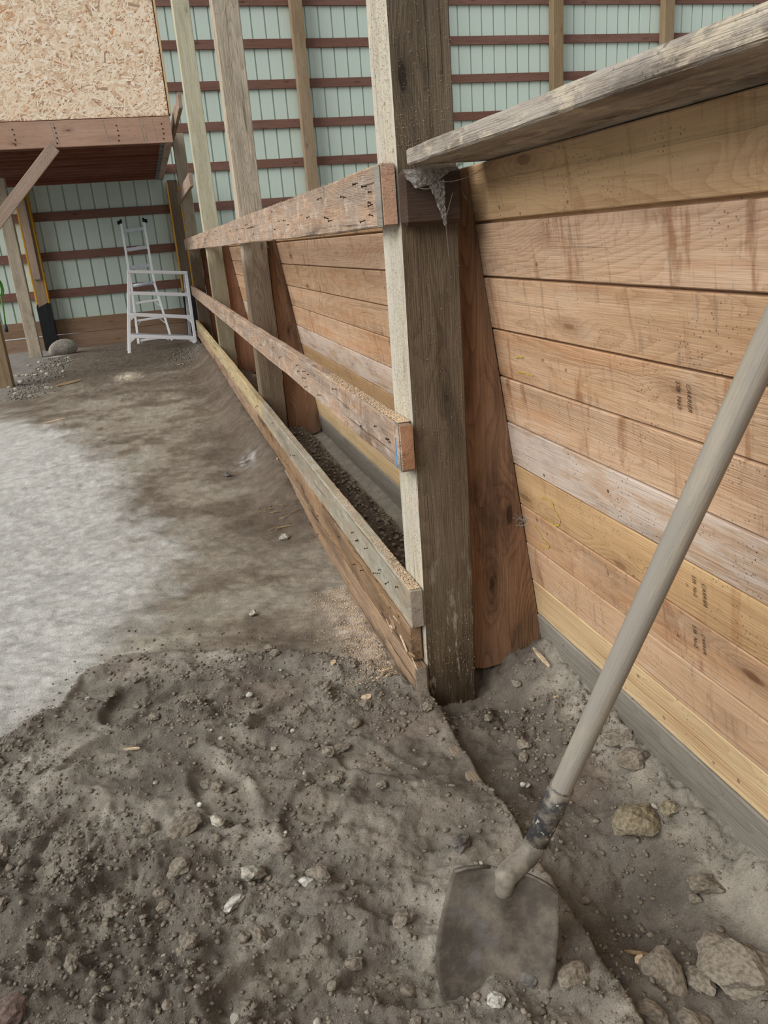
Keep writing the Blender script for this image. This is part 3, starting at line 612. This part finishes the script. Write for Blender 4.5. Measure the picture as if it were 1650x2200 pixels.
endcap(k1, M['grey_end'], -0.0082, -0.0365, -0.003, 0.228, 0.339); endcap(k3, M['grey_end'], -0.0142, -0.039, -0.006, -0.09, 0.098)
bs = beam('paint_stroke', (-0.0405, 0.022, 0.692), (-0.0405, 0.010, 0.817), 0.0012, 0.011, M['blue'], None, up=(0, 1, 0), bev=0); adopt(bs, rm)
beam_b = beam('weathered_end', (-0.0400, -0.003, 1.365), (-0.0400, 0.045, 1.365), 0.0012, 0.136, M['sill'], None, bev=0); adopt(beam_b, rt)
beam_b = beam('weathered_end', (-0.0400, -0.016, 0.754), (-0.0400, 0.004, 0.754), 0.0012, 0.124, M['sill'], None, bev=0); adopt(beam_b, rm)
# splinters at the rotten end
rr = random.Random(31)
for k in range(14):
    y = rr.uniform(0.0, 0.35); z = rr.uniform(0.115, 0.20); p = Vector((-0.041, y, z)); ln = rr.uniform(0.03, 0.09)
    d = Vector((rr.uniform(-.10, 0.0), -1, rr.uniform(-0.25, 0.35))).normalized()
    o = beam('splinter', p, p+d*ln, rr.uniform(.002, .006), rr.uniform(.004, .012), M['kick_rot'] if k % 3 else M['chip'], None, bev=0.0008); adopt(o, k2)
bb = beam('buried_board', (-0.022, -2.2, -0.056), (-0.022, -0.06, -0.056), 0.03, 0.11, M['buried'], None, cuts=40, rough=0.002, seed=8); tag(bb, 'old board buried edge-up in the dirt, in line with the rails', 'board')

# ================================================================ LADDERS
ld = empty('multi_position_ladder', (-0.65, 12.3, -0.14)); tag(ld, 'narrow aluminium ladder leaning on the green steel wall', 'ladder')
def bar(name, pts, wd, hg, mat, parent, up=(0, 1, 0)):
    return [beam(name, a, b, wd, hg, mat, parent, up=up, bev=0.003) for a, b in zip(pts[:-1], pts[1:])]
lz = lambda z: 12.22+(z+0.12)/1.92*0.66
def lx(z, s_): return (np.interp(z, [-0.13, 0.8, 1.8], [-0.925, -0.885, -0.885]) if s_ < 0 else np.interp(z, [-0.13, 0.8, 1.8], [-0.375, -0.505, -0.515]))
for s_ in (-1, 1):
    bar('stile', [(lx(-0.14, s_), lz(-0.14), -0.14), (lx(0.8, s_), lz(0.8), 0.8), (lx(1.8, s_), lz(1.8), 1.8)], 0.036, 0.06, M['alu'], ld)
    x = lx(1.8, s_); tube('rubber_cap', [(x-0.05*(s_ < 0)-0.01, lz(1.8)-0.01, 1.82), (x+0.05*(s_ > 0)+0.01, lz(1.8)-0.01, 1.82)], 0.03, M['black'], ld, 8)
    beam('rubber_cap', (x, lz(1.8), 1.79), (x, lz(1.8), 1.87), 0.035, 0.045, M['black'], ld, up=(0, 1, 0))
for z, t in ((1.69, 1), (1.39, 1), (1.10, 1), (0.81, 2), (0.53, 3), (0.25, 3), (-0.07, 3)):
    a = (lx(z, -1)+0.01, lz(z), z-0.012); b = (lx(z, 1)-0.01, lz(z), z+0.012)
    if t == 2: tube('hinge_tube', [a, b], 0.03, M['alu_dull'], ld, 12)
    else: beam('rung', a, b, 0.045, 0.034 if t == 3 else 0.06, M['alu'] if t == 3 else M['alu_dull'], ld, bev=0.004)
    if t == 3:
        for s_ in (-1, 1): beam('rung_brace', (lx(z, s_)-s_*0.012, lz(z)-0.01, z-0.09), (lx(z, s_)-s_*0.09, lz(z)-0.01, z-0.005), 0.012, 0.016, M['alu'], ld, up=(0, 1, 0), bev=0.002)
tr = empty('trestle_stand', (-0.55, 10.3, -0.1)); tag(tr, 'wide white aluminium trestle stand in front of the narrow ladder', 'ladder')
def lerp(a, b, t): return tuple(p+(q-p)*t for p, q in zip(a, b))
FL = [(-1.035, 10.30, -0.085), (-0.846, 10.40, 1.075)]; FR = [(-0.072, 10.30, -0.062), (-0.056, 10.40, 0.985)]
RL = [(-1.055, 10.72, -0.08), (-0.848, 10.43, 1.06)]; RR = [(-0.125, 10.72, -0.07), (-0.075, 10.43, 0.975)]
for A, m, nm in ((FL, 'alu', 'leg'), (FR, 'alu', 'leg'), (RL, 'alu_dull', 'rear_leg'), (RR, 'alu_dull', 'rear_leg')):
    beam(nm, A[0], A[1], 0.044, 0.03, M[m], tr, up=(0, 1, 0), bev=0.004)
beam('top_bar', (-0.87, 10.40, 1.07), (-0.035, 10.40, 0.985), 0.05, 0.045, M['alu'], tr, bev=0.006)
for tl, t2 in ((0.742, 0.71), (0.49, 0.405), (0.228, 0.115)):
    a = lerp(FL[0], FL[1], tl); b = lerp(FR[0], FR[1], t2); beam('cross_bar', a, b, 0.03, 0.05, M['alu'], tr, bev=0.003)
    a2 = lerp(RL[0], RL[1], tl); b2 = lerp(RR[0], RR[1], t2); beam('rear_cross_bar', a2, b2, 0.03, 0.04, M['alu_dull'], tr, bev=0.003)
    if tl < 0.6:
        for P0, s_ in ((a, 1), (b, -1)):
            V = [(P0[0], P0[1]-0.017, P0[2]), (P0[0]+s_*0.11, P0[1]-0.017, P0[2]-0.012*s_), (P0[0]-0.016*s_ if s_ > 0 else P0[0], P0[1]-0.017, P0[2]-0.11)]
            V += [(x, y+0.004, z) for x, y, z in V]
            o = link('gusset_plate', meshpy('gusset', V, [(0, 1, 2), (5, 4, 3), (0, 3, 4, 1), (1, 4, 5, 2), (2, 5, 3, 0)]), M['alu'], tr)
# green cord
cd = empty('extension_cord', (-2.2, 8.06, 1.2)); tag(cd, 'green cord hanging from the loft post with a grey plug end', 'cord')
pts = []
for k in range(30):
    t = k/29*2*math.pi*1.5; pts.append((-2.215+0.03*math.sin(t)+0.004*k/29, 8.03+0.004*k, 1.06+0.085*math.cos(t)-0.01*k/29))
pts += [(-2.222, 8.14, 0.95), (-2.222, 8.14, 0.88), (-2.232, 8.14, 0.75), (-2.244, 8.14, 0.63)]
tube('cable', pts, 0.009, M['cordgreen'], cd, 8)
tube('plug', [(-2.243, 8.14, 0.645), (-2.246, 8.14, 0.60), (-2.249, 8.14, 0.56)], [0.014, 0.022, 0.02], M['plug'], cd, 10)
tube('hook_nail', [(-2.262, 7.95, 1.145), (-2.235, 8.03, 1.145)], 0.005, M['nail'], cd, 6)

# ================================================================ SHOVEL
sv = empty('shovel', (-0.19, -0.93, -0.02)); tag(sv, 'worn round-point shovel with a long grey wooden handle stuck in the dirt', 'shovel')
Ft = Vector((-0.053, -0.904, 0.354)); Hd = Vector((0.118, -1.062, 1.026))-Ft; hl = Hd.length; Hd.normalize()
T = Vector((-0.150, -0.882, 0.186))
tip = Vector((-0.222, -0.948, -0.05)); ax = (tip-T).normalized(); wv = Vector((0.16, -0.072, -0.004)); wv = (wv-ax*wv.dot(ax)).normalized(); nv = wv.cross(ax).normalized()
if nv.y > 0: nv = -nv
he = Ft+Hd*1.045
tube('handle', [Ft-Hd*0.06, Ft, Ft+Hd*0.3, Ft+Hd*0.7, he-Hd*0.02, he], [0.0175, 0.0185, 0.0195, 0.0205, 0.0205, 0.016], None or M['cap'], None, 20)
hnd = bpy.data.objects['handle']
# re-express the handle with local x along the grain
def regrain(o, d, c):
    x = Vector(d).normalized(); z = Vector((0, 1, 0)); z = (z-x*z.dot(x)).normalized(); y = z.cross(x); Rm = Matrix((x, y, z))
    for v in o.data.vertices: v.co = Rm @ (v.co-Vector(c))
    o.location = c; o.rotation_euler = Rm.transposed().to_euler()
regrain(hnd, Hd, Ft+Hd*0.5)
M['handle'] = wood('handle_wood', (162, 153, 138), (120, 112, 100), grey=(138, 134, 127), grey_amt=0.65, knots=0.0, stain=0.3, stain_col=(112, 102, 88), spots=0.1, ring=0.15, bumpy=0.25, vary=0.05, rough=0.6)
hnd.data.materials.clear(); hnd.data.materials.append(M['handle']); adopt(hnd, sv)
# socket: tube from ferrule to blade, bent
s = N('worn_steel'); P = s.oco(); n = s.noise(P, 26, 5, 0.65); n2 = s.noise(P, 70, 4)
col = s.mix(s.step(n, 0.42, 0.6), L(58, 58, 60), L(126, 118, 106)); col = s.mix(s.step(n2, 0.62, 0.7), col, L(188, 184, 174)); s.bump(n2, 0.3, 0.003); s.fin(col, 0.55, 0.4, 0.25); M['socket'] = s.m
s = N('muddy_blade'); P = s.oco(); n = s.noise(P, 14, 6, 0.65); n2 = s.noise(P, 90, 4)
col = s.mix(s.step(n, 0.35, 0.65), L(112, 104, 93), L(74, 67, 59)); col = s.mix(s.step(s.noise(P, 8, 3), 0.55, 0.68), col, L(104, 100, 100)); s.bump(s.math('ADD', n, s.math('MULTIPLY', n2, 0.5)), 0.5, 0.005); s.fin(col, 0.7, 0.3, 0.1); M['blade'] = s.m
M['neck'] = plain('dusty_steel', (138, 130, 118), 0.7, 0.3, 0.1, 0.15, 0.4, 40)
nk = Ft-Hd*0.165
tube('socket', [Ft+Hd*0.004, Ft-Hd*0.05, Ft-Hd*0.10, Ft-Hd*0.135], [0.0215, 0.0212, 0.0208, 0.0206], M['socket'], sv, 20)
tube('neck', [Ft-Hd*0.132, nk.lerp(T+nv*0.012, 0.15), nk.lerp(T+nv*0.010, 0.6), T+ax*0.006+nv*0.004, T+ax*0.03-nv*0.005, T+ax*0.055-nv*0.016], [0.0206, 0.0206, 0.021, 0.0215, 0.019, 0.013], M['neck'], sv, 20)
tube('ferrule_rim', [Ft+Hd*0.002, Ft+Hd*0.007], 0.0212, M['socket'], sv, 18)
# blade
NU, NV = 25, 32; V = []; F = []; bl_len = 0.285
def half(t):   # half width along the blade
    return 0.092*(1.0+0.14*math.sin(min(t, 0.62)/0.62*math.pi*0.62)) * (1.0 if t < 0.5 else math.sqrt(max(0.0, 1-((t-0.5)/0.5)**2.3)))+0.0005
for j in range(NV):
    t = j/(NV-1); hw = half(t)
    for k in range(NU):
        u = -1+2*k/(NU-1)
        dish = 0.022*(u*u)*(1-0.3*t)-0.010*t*t+0.02*t*t*t
        frog = 0.020*math.exp(-(u*hw/0.024)**2)*max(0, 1-t/0.6)**1.3
        shoulder = 0.014*(abs(u)**3) * max(0, 1-t*8)
        p = T+ax*(t*bl_len+shoulder*0.5-0.008*(1-abs(u))*max(0, 1-t*6))+wv*(u*hw)+nv*(dish+frog-0.008)
        V.append(p)
for j in range(NV-1):
    for k in range(NU-1): F.append((j*NU+k, j*NU+k+1, (j+1)*NU+k+1, (j+1)*NU+k))
me = meshpy('blade', V, F, True); o = bpy.data.objects.new('blade', me); COL.objects.link(o); me.materials.append(M['blade']); adopt(o, sv)
sd = o.modifiers.new('thick', 'SOLIDIFY'); sd.thickness = 0.0022; sd.offset = 0
for s_ in (-1, 1):   # turned foot rests
    pts = [T+wv*(s_*u)+nv*(0.022*(u/0.092)**2-0.002)+ax*(0.010*(u/0.092)**3-0.006*(1-u/0.092)) for u in (0.03, 0.05, 0.07, 0.091)]
    tube('foot_rest', pts, 0.0030, M['blade'], sv, 8)

# ================================================================ STONES, CLODS, CHIPS
def lump(rad, seed, flat=0.75, rough=0.25, sub=3, facets=True):
    bm = bmesh.new(); bmesh.ops.create_icosphere(bm, subdivisions=sub, radius=1.0)
    rr = random.Random(seed); ph = [Vector((rr.uniform(-1, 1), rr.uniform(-1, 1), rr.uniform(-1, 1))) for _ in range(9)]
    pl = [(p.normalized(), rr.uniform(0.62, 0.95)) for p in ph[:6]]
    for v in bm.verts:
        n = v.co.normalized(); r = 1.0
        if facets:
            for p, d in pl: r = min(r, d/max(1e-3, n.dot(p))) if n.dot(p) > 0.3 else r
        r *= 1+rough*0.35*sum(math.sin(5*n.dot(p)+i) for i, p in enumerate(ph[5:]))/3
        r *= 1+rough*0.22*sum(math.sin(13*n.dot(p)+3*i) for i, p in enumerate(ph[:4]))/3+rough*rr.uniform(-0.10, 0.10)
        v.co = n*r*rad
        v.co.z *= flat
    return from_bm('lump', bm, rough < 0.1)
def stone(name, x, y, rad, mat, label, cat, group=None, flat=0.75, rough=0.25, stretch=1.0, seed=0, sink=0.35, rot=None):
    me = lump(rad, seed, flat, rough, 4 if rad > 0.1 else 3 if rad > 0.012 else 2, rad < 0.1); me.materials.append(mat)
    o = bpy.data.objects.new(name, me); COL.objects.link(o)
    o.scale = (stretch, 1, 1); o.rotation_euler = (random.uniform(-.2, .2), random.uniform(-.2, .2), random.uniform(0, 6.28) if rot is None else rot)
    o.location = (x, y, gz(x, y)+rad*flat*(1-2*sink)); return tag(o, label, cat, group)
stone('boulder', -2.05, 11.55, 0.21, M['rock'], 'rounded grey boulder at the foot of the black sleeved post', 'boulder', flat=0.68, rough=0.06, stretch=1.05, seed=2, sink=0.22, rot=0.2)
named = [(-0.58, -0.54, .024, 'palestone', 'pale rough stone, largest light one on the loose dirt left of the shovel'), (-0.48, -0.61, .013, 'whitestone', 'round whitish pebble lying apart between pale stone and shovel blade'),
 (-0.63, -0.61, .015, 'whitestone', 'white elongated stone just below the pale rough stone'), (-0.64, -0.35, .017, 'palestone', 'light grey angular stone beside the brown clods'),
 (-0.14, -0.62, .022, 'darkstone', 'dark grey stone behind the shovel blade, against the buried board'), (-0.14, -0.955, .016, 'darkstone', 'smooth grey pebble at the right foot of the shovel blade'),
 (-0.22, -0.985, .014, 'whitestone', 'small white stone in front of the shovel tip'), (-0.19, 1.46, .021, 'palestone', 'pale angular stone lying out by the kick boards'),
 (-0.42, 0.74, .016, 'palestone', 'pale flat stone on the trodden dirt beyond the dug soil'), (-0.34, 2.63, .022, 'darkstone', 'round blue-grey pebble on the brown dirt by the kick boards')]
for k, (x, y, r, m, lb) in enumerate(named): stone('stone', x, y, r, M[m], lb, 'stone', 'single stones on the dirt', rough=0.4, seed=40+k, stretch=1.25 if k != 2 else 1.6, sink=0.2)
clods = [(-0.73, -0.47, .026, 'clod', 'round brown soil clod next to the footprints'), (-0.72, -0.345, .033, 'clod', 'flat elongated brown clod beside the light grey stone'),
 (0.25, -0.68, .046, 'clod_tan', 'big flat tan clod in the trench by the shovel socket'), (0.33, -0.69, .02, 'clod_tan', 'small tan clod beside the big flat one'),
 (0.11, -0.985, .042, 'clod', 'rough dark clod in the trench beside the pink chip'), (0.165, -1.02, .024, 'clod', 'small round clod between the two big dark clods'),
 (0.235, -1.04, .058, 'clod', 'largest rounded soil clod in the trench'), (0.10, -1.085, .03, 'clod', 'dark clod lying against the front of the rough dark clod'),
 (0.04, -1.06, .022, 'clod', 'small clod in the trench next to the buried board'), (0.29, -0.87, .03, 'clod', 'dark clod on the sandy slope under the sill'),
 (0.352, -0.44, .032, 'clod', 'dark crusty clod against the sill board'), (0.345, -0.53, .034, 'clod', 'long dark clod against the sill beyond the handle'), (-0.07, -0.985, .026, 'clod', 'flat clod beside the smooth grey pebble'), (-1.05, -0.735, .036, 'clod_red', 'reddish crusty clod beyond the hollow left of the footprints')]
for k, (x, y, r, m, lb) in enumerate(clods): stone('soil_clod', x, y, r, M[m], lb, 'clod', 'big soil clods', seed=80+k, stretch=1.35, rough=0.45, flat=0.62, sink=0.3, rot=0.3*k)
rr = random.Random(77); cnt = 0
while cnt < 170:
    x = rr.uniform(-1.25, 0.36); y = rr.uniform(-1.15, 0.6)
    if float(loose(np.array([x]), np.array([y]))[0]) < 0.5: continue
    if -0.06 < x < 0.17 and y > -0.06: continue
    if abs(x+0.19) < 0.13 and -1.0 < y < -0.82: continue
    if x > 0.0 and y > 0.02: continue
    if vn(x, y, 3.0, 3)+0.5 < rr.random(): continue
    cnt += 1; lightp = rr.random() < 0.22
    r = rr.uniform(0.006, 0.014) if rr.random() < 0.85 else rr.uniform(0.014, 0.02)
    if lightp: stone('pebble', x, y, r*0.7, M[rr.choice(['palestone', 'rock', 'whitestone'])], 'small light pebble strewn on the loose dug dirt', 'pebble', 'light pebbles on the dug dirt', seed=cnt, sink=0.15)
    else: stone('soil_clod', x, y, r, M['clod'], 'small brown soil clod strewn on the loose dug dirt', 'clod', 'small clods on the dug dirt', seed=cnt, rough=0.5, sink=0.2, stretch=rr.uniform(1, 1.5))
for k in range(26):
    x = rr.uniform(-2.4, -1.75); y = rr.uniform(6.8, 10.6); stone('gravel_stone', x, y, rr.uniform(0.015, 0.035), M['rock'], 'grey gravel stone in the rubble round the loft posts', 'stone', 'gravel by the loft posts', seed=300+k, sink=0.3)
# crumbs of soil: nobody could count them
def ico():
    bm = bmesh.new(); bmesh.ops.create_icosphere(bm, subdivisions=1, radius=1.0); v = np.array([p.co[:] for p in bm.verts]); f = np.array([[q.index for q in g.verts] for g in bm.faces]); bm.free(); return v, f
iv, if_ = ico()
def crumbs(name, pts, rads, mat, label, cat, seed=0, parent=None, flat=0.7):
    rs = np.random.RandomState(seed); n = len(pts); nv_, nf = len(iv), len(if_)
    d = iv[None]*(1+0.28*rs.randn(n, nv_, 1)).clip(0.5, 1.6)*rads[:, None, None]
    a = rs.rand(n)*6.28; c, s_ = np.cos(a), np.sin(a); st = 0.8+0.7*rs.rand(n)
    x = d[:, :, 0]*st[:, None]; y = d[:, :, 1]; d = np.stack([x*c[:, None]-y*s_[:, None], x*s_[:, None]+y*c[:, None], d[:, :, 2]*flat], 2)
    v = (d+pts[:, None]).reshape(-1, 3); f = (if_[None]+(np.arange(n)*nv_)[:, None, None]).reshape(-1, 3)
    me = bpy.data.meshes.new(name); me.vertices.add(len(v)); me.vertices.foreach_set('co', v.ravel()); me.loops.add(f.size); me.loops.foreach_set('vertex_index', f.ravel())
    me.polygons.add(len(f)); me.polygons.foreach_set('loop_start', np.arange(len(f))*3); me.polygons.foreach_set('loop_total', np.full(len(f), 3)); me.update(); me.validate()
    o = link(name, me, mat, parent)
    if parent is None: tag(o, label, cat)
    tag(o, kind='stuff'); return o
rs = np.random.RandomState(5)
x = rs.uniform(-1.4, 0.37, 52000); y = rs.uniform(-1.2, 0.85, 52000)
dens = loose(x, y)*np.clip(0.4+1.6*fbm(x, y, 4.2, 3, 3), 0.08, 1)*(1-0.65*ss(-0.72, -0.45, x)*ss(0.0, -0.12, x)*ss(0.12, -0.1, y))+0.10*ss(0.30, 0.0, y-np.interp(x, ybx, yby))*(x < 0)
ok = (rs.rand(len(x)) < dens) & ~((x > -0.05) & (x < 0.17) & (y > -0.05)) & ~((x > 0) & (y > 0.0)) & ~((x > 0.34) & (x > 0.37))
x, y = x[ok], y[ok]; r = 0.0013+0.0055*rs.rand(len(x))**4
crumbs('soil_crumbs', np.stack([x, y, ground(x, y)+r*0.2], 1), r, M['clod'], 'fine brown soil crumbs over the dug dirt', 'soil')
x = rs.uniform(0.03, 0.3, 2500); y = rs.uniform(0.2, 3.2, 2500); r = 0.003+0.010*rs.rand(2500)**3
crumbs('soil_crumbs', np.stack([x, y, ground(x, y)+r*0.2], 1), r, M['clod'], 'dark soil crumbs in the strip behind the rails', 'soil', 3)
x = -0.24+0.14*rs.randn(700); y = np.minimum(9.1+0.5*rs.randn(700), 10.1); x = np.minimum(x, -0.075-0.05*rs.rand(700)); r = 0.004+0.014*rs.rand(700)**3
crumbs('rubble', np.stack([x, y, ground(x, y)+r*0.2], 1), r, M['gravel'], 'heap of fine grey rubble at the far end of the kick boards', 'rubble', 4)
x = -2.06+0.13*rs.randn(2200); y = rs.uniform(6.7, 10.8, 2200); k_ = x > -2.24; x, y = x[k_], y[k_]; r = 0.004+0.013*rs.rand(len(x))**3
crumbs('gravel', np.stack([x, y, ground(x, y)+r*0.2], 1), r, M['gravel'], 'fine grey gravel spread round the feet of the loft posts', 'gravel', 8)
# sawdust on rails and ground
def sawdust(name, x, y, z, label, seed, parent=None, r0=0.0010, r1=0.0022):
    rs = np.random.RandomState(seed); r = r0+(r1-r0)*rs.rand(len(x)); return crumbs(name, np.stack([x, y, z], 1), r, M['sawdust'], label, 'sawdust', seed, parent, 0.5)
n = 2600; x = -0.036+0.032*rs.rand(n); y = 0.9*rs.rand(n)**2.2; sawdust('sawdust', x, y, np.full(n, 0.8188)+0.0*x, 'pale sawdust lying on the middle rail', 1, rm)
n = 2200; x = -0.036+0.032*rs.rand(n); y = 1.1*rs.rand(n)**1.8; sawdust('sawdust', x, y, np.full(n, 0.3438), 'x', 2, k1)
n = 900; x = -0.036+0.032*rs.rand(n); y = 3.0*rs.rand(n)**1.5; sawdust('sawdust', x, y, np.full(n, 1.436), 'x', 3, rt)
n = 3600; x = -0.05-np.abs(rs.randn(n))*0.07; y = 0.10+0.75*rs.rand(n)**1.4; sawdust('sawdust', x, y, ground(x, y)+0.001, 'pinkish sawdust spilled along the foot of the kick boards', 4)
n = 700; x = rs.uniform(0.004, 0.15, n); z = 0.05+1.2*rs.rand(n)**1.3; sawdust('sawdust_flecks', x, np.full(n, -0.0012), z, 'x', 6, p1, 0.0005, 0.0011)
n = 500; x = rs.uniform(0.004, 0.15, n); z = 1.47+0.35*rs.rand(n)**2.0; sawdust('sawdust_flecks', x, np.full(n, -0.0012), z, 'x', 7, p1, 0.0005, 0.0012)
n = 2400; yy = rs.uniform(0.004, 0.07, n)+0.08*rs.rand(n)**3*0; yy = 0.15-0.145*rs.rand(n)**0.6; z = 0.36+1.5*rs.rand(n); sawdust('sawdust_flecks', np.full(n, -0.0010), yy, z, 'x', 8, p1, 0.0006, 0.0014)
# wood chips
def chip(x, y, ln, wd, rot, label, mat='chip', up=0.0, dz=0.004, name='wood_chip'):
    d = Vector((math.cos(rot), math.sin(rot), up)).normalized()*ln/2; c = Vector((x, y, gz(x, y)+dz+abs(d.z)))
    V = []; n = Vector((-math.sin(rot), math.cos(rot), 0.1))*wd/2; h = Vector((0, 0, min(0.003, wd*0.3)))
    for t, k in ((-1, 0.4), (-0.3, 1.0), (0.5, 0.8), (1.0, 0.12)):
        for s_ in (-1, 1):
            for q in (-1, 1): V.append(c+d*t+n*k*s_+h*q)
    F = []
    for i in range(3):
        a = i*4; F += [(a, a+1, a+5, a+4), (a+2, a+6, a+7, a+3), (a, a+4, a+6, a+2), (a+1, a+3, a+7, a+5)]
    F += [(0, 2, 3, 1), (12, 13, 15, 14)]
    bm = bmesh.new(); vs = [bm.verts.new(p) for p in V]
    for f in F: bm.faces.new([vs[i] for i in f])
    o = link(name, from_bm('chip', bm), M[mat]); return tag(o, label, 'wood chip')
chip(0.335, -0.06, 0.075, 0.014, 1.9, 'long pale splinter standing in the dirt below the wedge brace', up=0.5, dz=0.002)
chip(0.315, -0.19, 0.018, 0.010, 2.4, 'small cream chip in the trench near the splinter')
chip(0.10, -0.925, 0.05, 0.008, 2.6, 'thin brown splinter lying over the pink chip', 'straw', dz=0.01)
chip(0.09, -0.945, 0.024, 0.016, 0.6, 'pink torn wood chip beside the rough dark clod')
chip(-0.18, 0.03, 0.034, 0.026, 0.4, 'cream torn chip by the end of the kick boards')
chip(-0.09, 0.13, 0.045, 0.006, 0.1, 'thin pale stick by the foot of the kick boards')
chip(-0.84, 0.02, 0.045, 0.008, 2.9, 'white twig fragment on the dug dirt near the footprints')
chip(-0.23, 0.24, 0.028, 0.016, 1.0, 'flat cream chip in the sawdust')
chip(-1.55, 5.2, 0.20, 0.03, 0.5, 'white splinter on the pale dust')
chip(-1.63, 7.6, 0.42, 0.09, 0.9, 'flat weathered board scrap by the gravel', 'straw', dz=0.012)
chip(-2.1, 10.9, 0.13, 0.09, 0.3, 'white scrap on the dirt in front of the boulder', 'whitestone', dz=0.01)
chip(-0.045, 2.5, 0.03, 0.012, 1.3, 'small cream chip against the kick boards farther along')
# straw
for k in range(12):
    x = -0.10-rr.uniform(0, 0.12); y = rr.uniform(1.55, 2.0); a = rr.uniform(-0.6, 0.9); ln = rr.uniform(0.05, 0.14)
    z = gz(x, y)+0.004; d = Vector((math.cos(a), math.sin(a), rr.uniform(0, .12)))*ln/2; c = Vector((x, y, z+0.003))
    o = tube('straw_stalk', [c-d, c+d*0.2+Vector((0, 0, .003)), c+d], 0.0018, M['straw'], None, 5); tag(o, 'dry straw stalk tangled by the foot of the kick boards', 'straw', 'straw by the kick boards')
# ================================================================ COBWEBS
s = N('cobweb'); P = s.oco(); n = s.noise(P, 120, 4, 0.7)
tb = s.n('ShaderNodeBsdfTransparent'); mx = s.n('ShaderNodeMixShader'); s.put(mx.inputs[0], s.step(n, 0.3, 0.62, 0.25, 0.85))
s.t.links.new(tb.outputs[0], mx.inputs[1]); s.t.links.new(s.b.outputs[0], mx.inputs[2]); s.t.links.new(mx.outputs[0], s.out.inputs[0])
s.fin(L(150, 146, 140), 0.95, 0.05); M['web'] = s.m
def web_sheet(pts, nrow=10, seed=0):
    """sagging sheet between two polylines"""
    rs_ = random.Random(seed); A, B = pts; V = []; F = []; n = 14
    def samp(L_, t):
        t *= len(L_)-1; i = min(int(t), len(L_)-2); return Vector(L_[i]).lerp(Vector(L_[i+1]), t-i)
    for j in range(nrow+1):
        for k in range(n+1):
            p = samp(A, k/n).lerp(samp(B, k/n), j/nrow); p += Vector((rs_.uniform(-1, 1), rs_.uniform(-1, 1), rs_.uniform(-1, 1)))*0.0018; V.append(p)
    for j in range(nrow):
        for k in range(n): F.append((j*(n+1)+k, j*(n+1)+k+1, (j+1)*(n+1)+k+1, (j+1)*(n+1)+k))
    return V, F
V, F = web_sheet(([(0.005, -0.045, 1.415), (0.05, -0.06, 1.420), (0.10, -0.06, 1.420), (0.15, -0.06, 1.421)], [(0.010, -0.050, 1.395), (0.028, -0.060, 1.375), (0.055, -0.058, 1.378), (0.075, -0.055, 1.385)]), seed=1)
def addw(Vn, Fn):
    k = len(V); V.extend(Vn); F.extend([tuple(i+k for i in f) for f in Fn])
addw(*web_sheet(([(0.062, -0.052, 1.385), (0.085, -0.055, 1.39), (0.10, -0.055, 1.39)], [(0.098, -0.05, 1.29), (0.101, -0.05, 1.288), (0.104, -0.05, 1.29)]), 22, 2))
def strand(a, b, r=0.0007, sag=0.01):
    a = Vector(a); b = Vector(b); Vn = []; Fn = []; n = 10
    for i in range(n+1):
        t = i/n; p = a.lerp(b, t)-Vector((0, 0, sag*4*t*(1-t)))
        for q in range(3): Vn.append(p+Vector((math.cos(q*2.1), 0.3, math.sin(q*2.1)))*r)
    for i in range(n):
        for q in range(3): Fn.append((i*3+q, i*3+(q+1) % 3, i*3+3+(q+1) % 3, i*3+3+q))
    addw(Vn, Fn)
strand((0.101, -0.05, 1.29), (0.108, -0.043, 1.21), 0.0012, 0); strand((0.14, -0.05, 1.37), (0.20, -0.05, 1.30)); strand((0.09, -0.06, 1.385), (0.19, -0.12, 1.415), 0.001, 0.012)
strand((0.12, -0.055, 1.36), (0.10, -0.05, 1.30), 0.001, 0); strand((0.03, -0.06, 1.378), (0.09, -0.055, 1.385), 0.0012)
o = link('cobweb', meshpy('cobweb', V, F), M['web']); tag(o, 'grey dusty cobweb hanging under the cap at the near post', 'cobweb', kind='stuff')
V, F = [], []
for k in range(16):
    y = rr.uniform(0.3, 3.2); strand((-0.02, y, 1.295), (-0.02+rr.uniform(-.01, .02), y+rr.uniform(-.02, .02), 1.295-rr.uniform(0.015, 0.05)), 0.0009, 0)
o = link('cobweb', meshpy('cobweb', V, F), M['web']); tag(o, 'wispy cobweb threads hanging under the top rail', 'cobweb', kind='stuff')
V, F = [], []
for k in range(14): strand((0.345, -0.002+rr.uniform(-.01, .04), 0.50+rr.uniform(-.03, .03)), (0.30+rr.uniform(0, .04), 0.046, 0.47+rr.uniform(-.03, .03)), 0.0009, 0.004)
o = link('cobweb', meshpy('cobweb', V, F), M['web']); tag(o, 'small torn cobweb between wedge brace and planks', 'cobweb', kind='stuff')
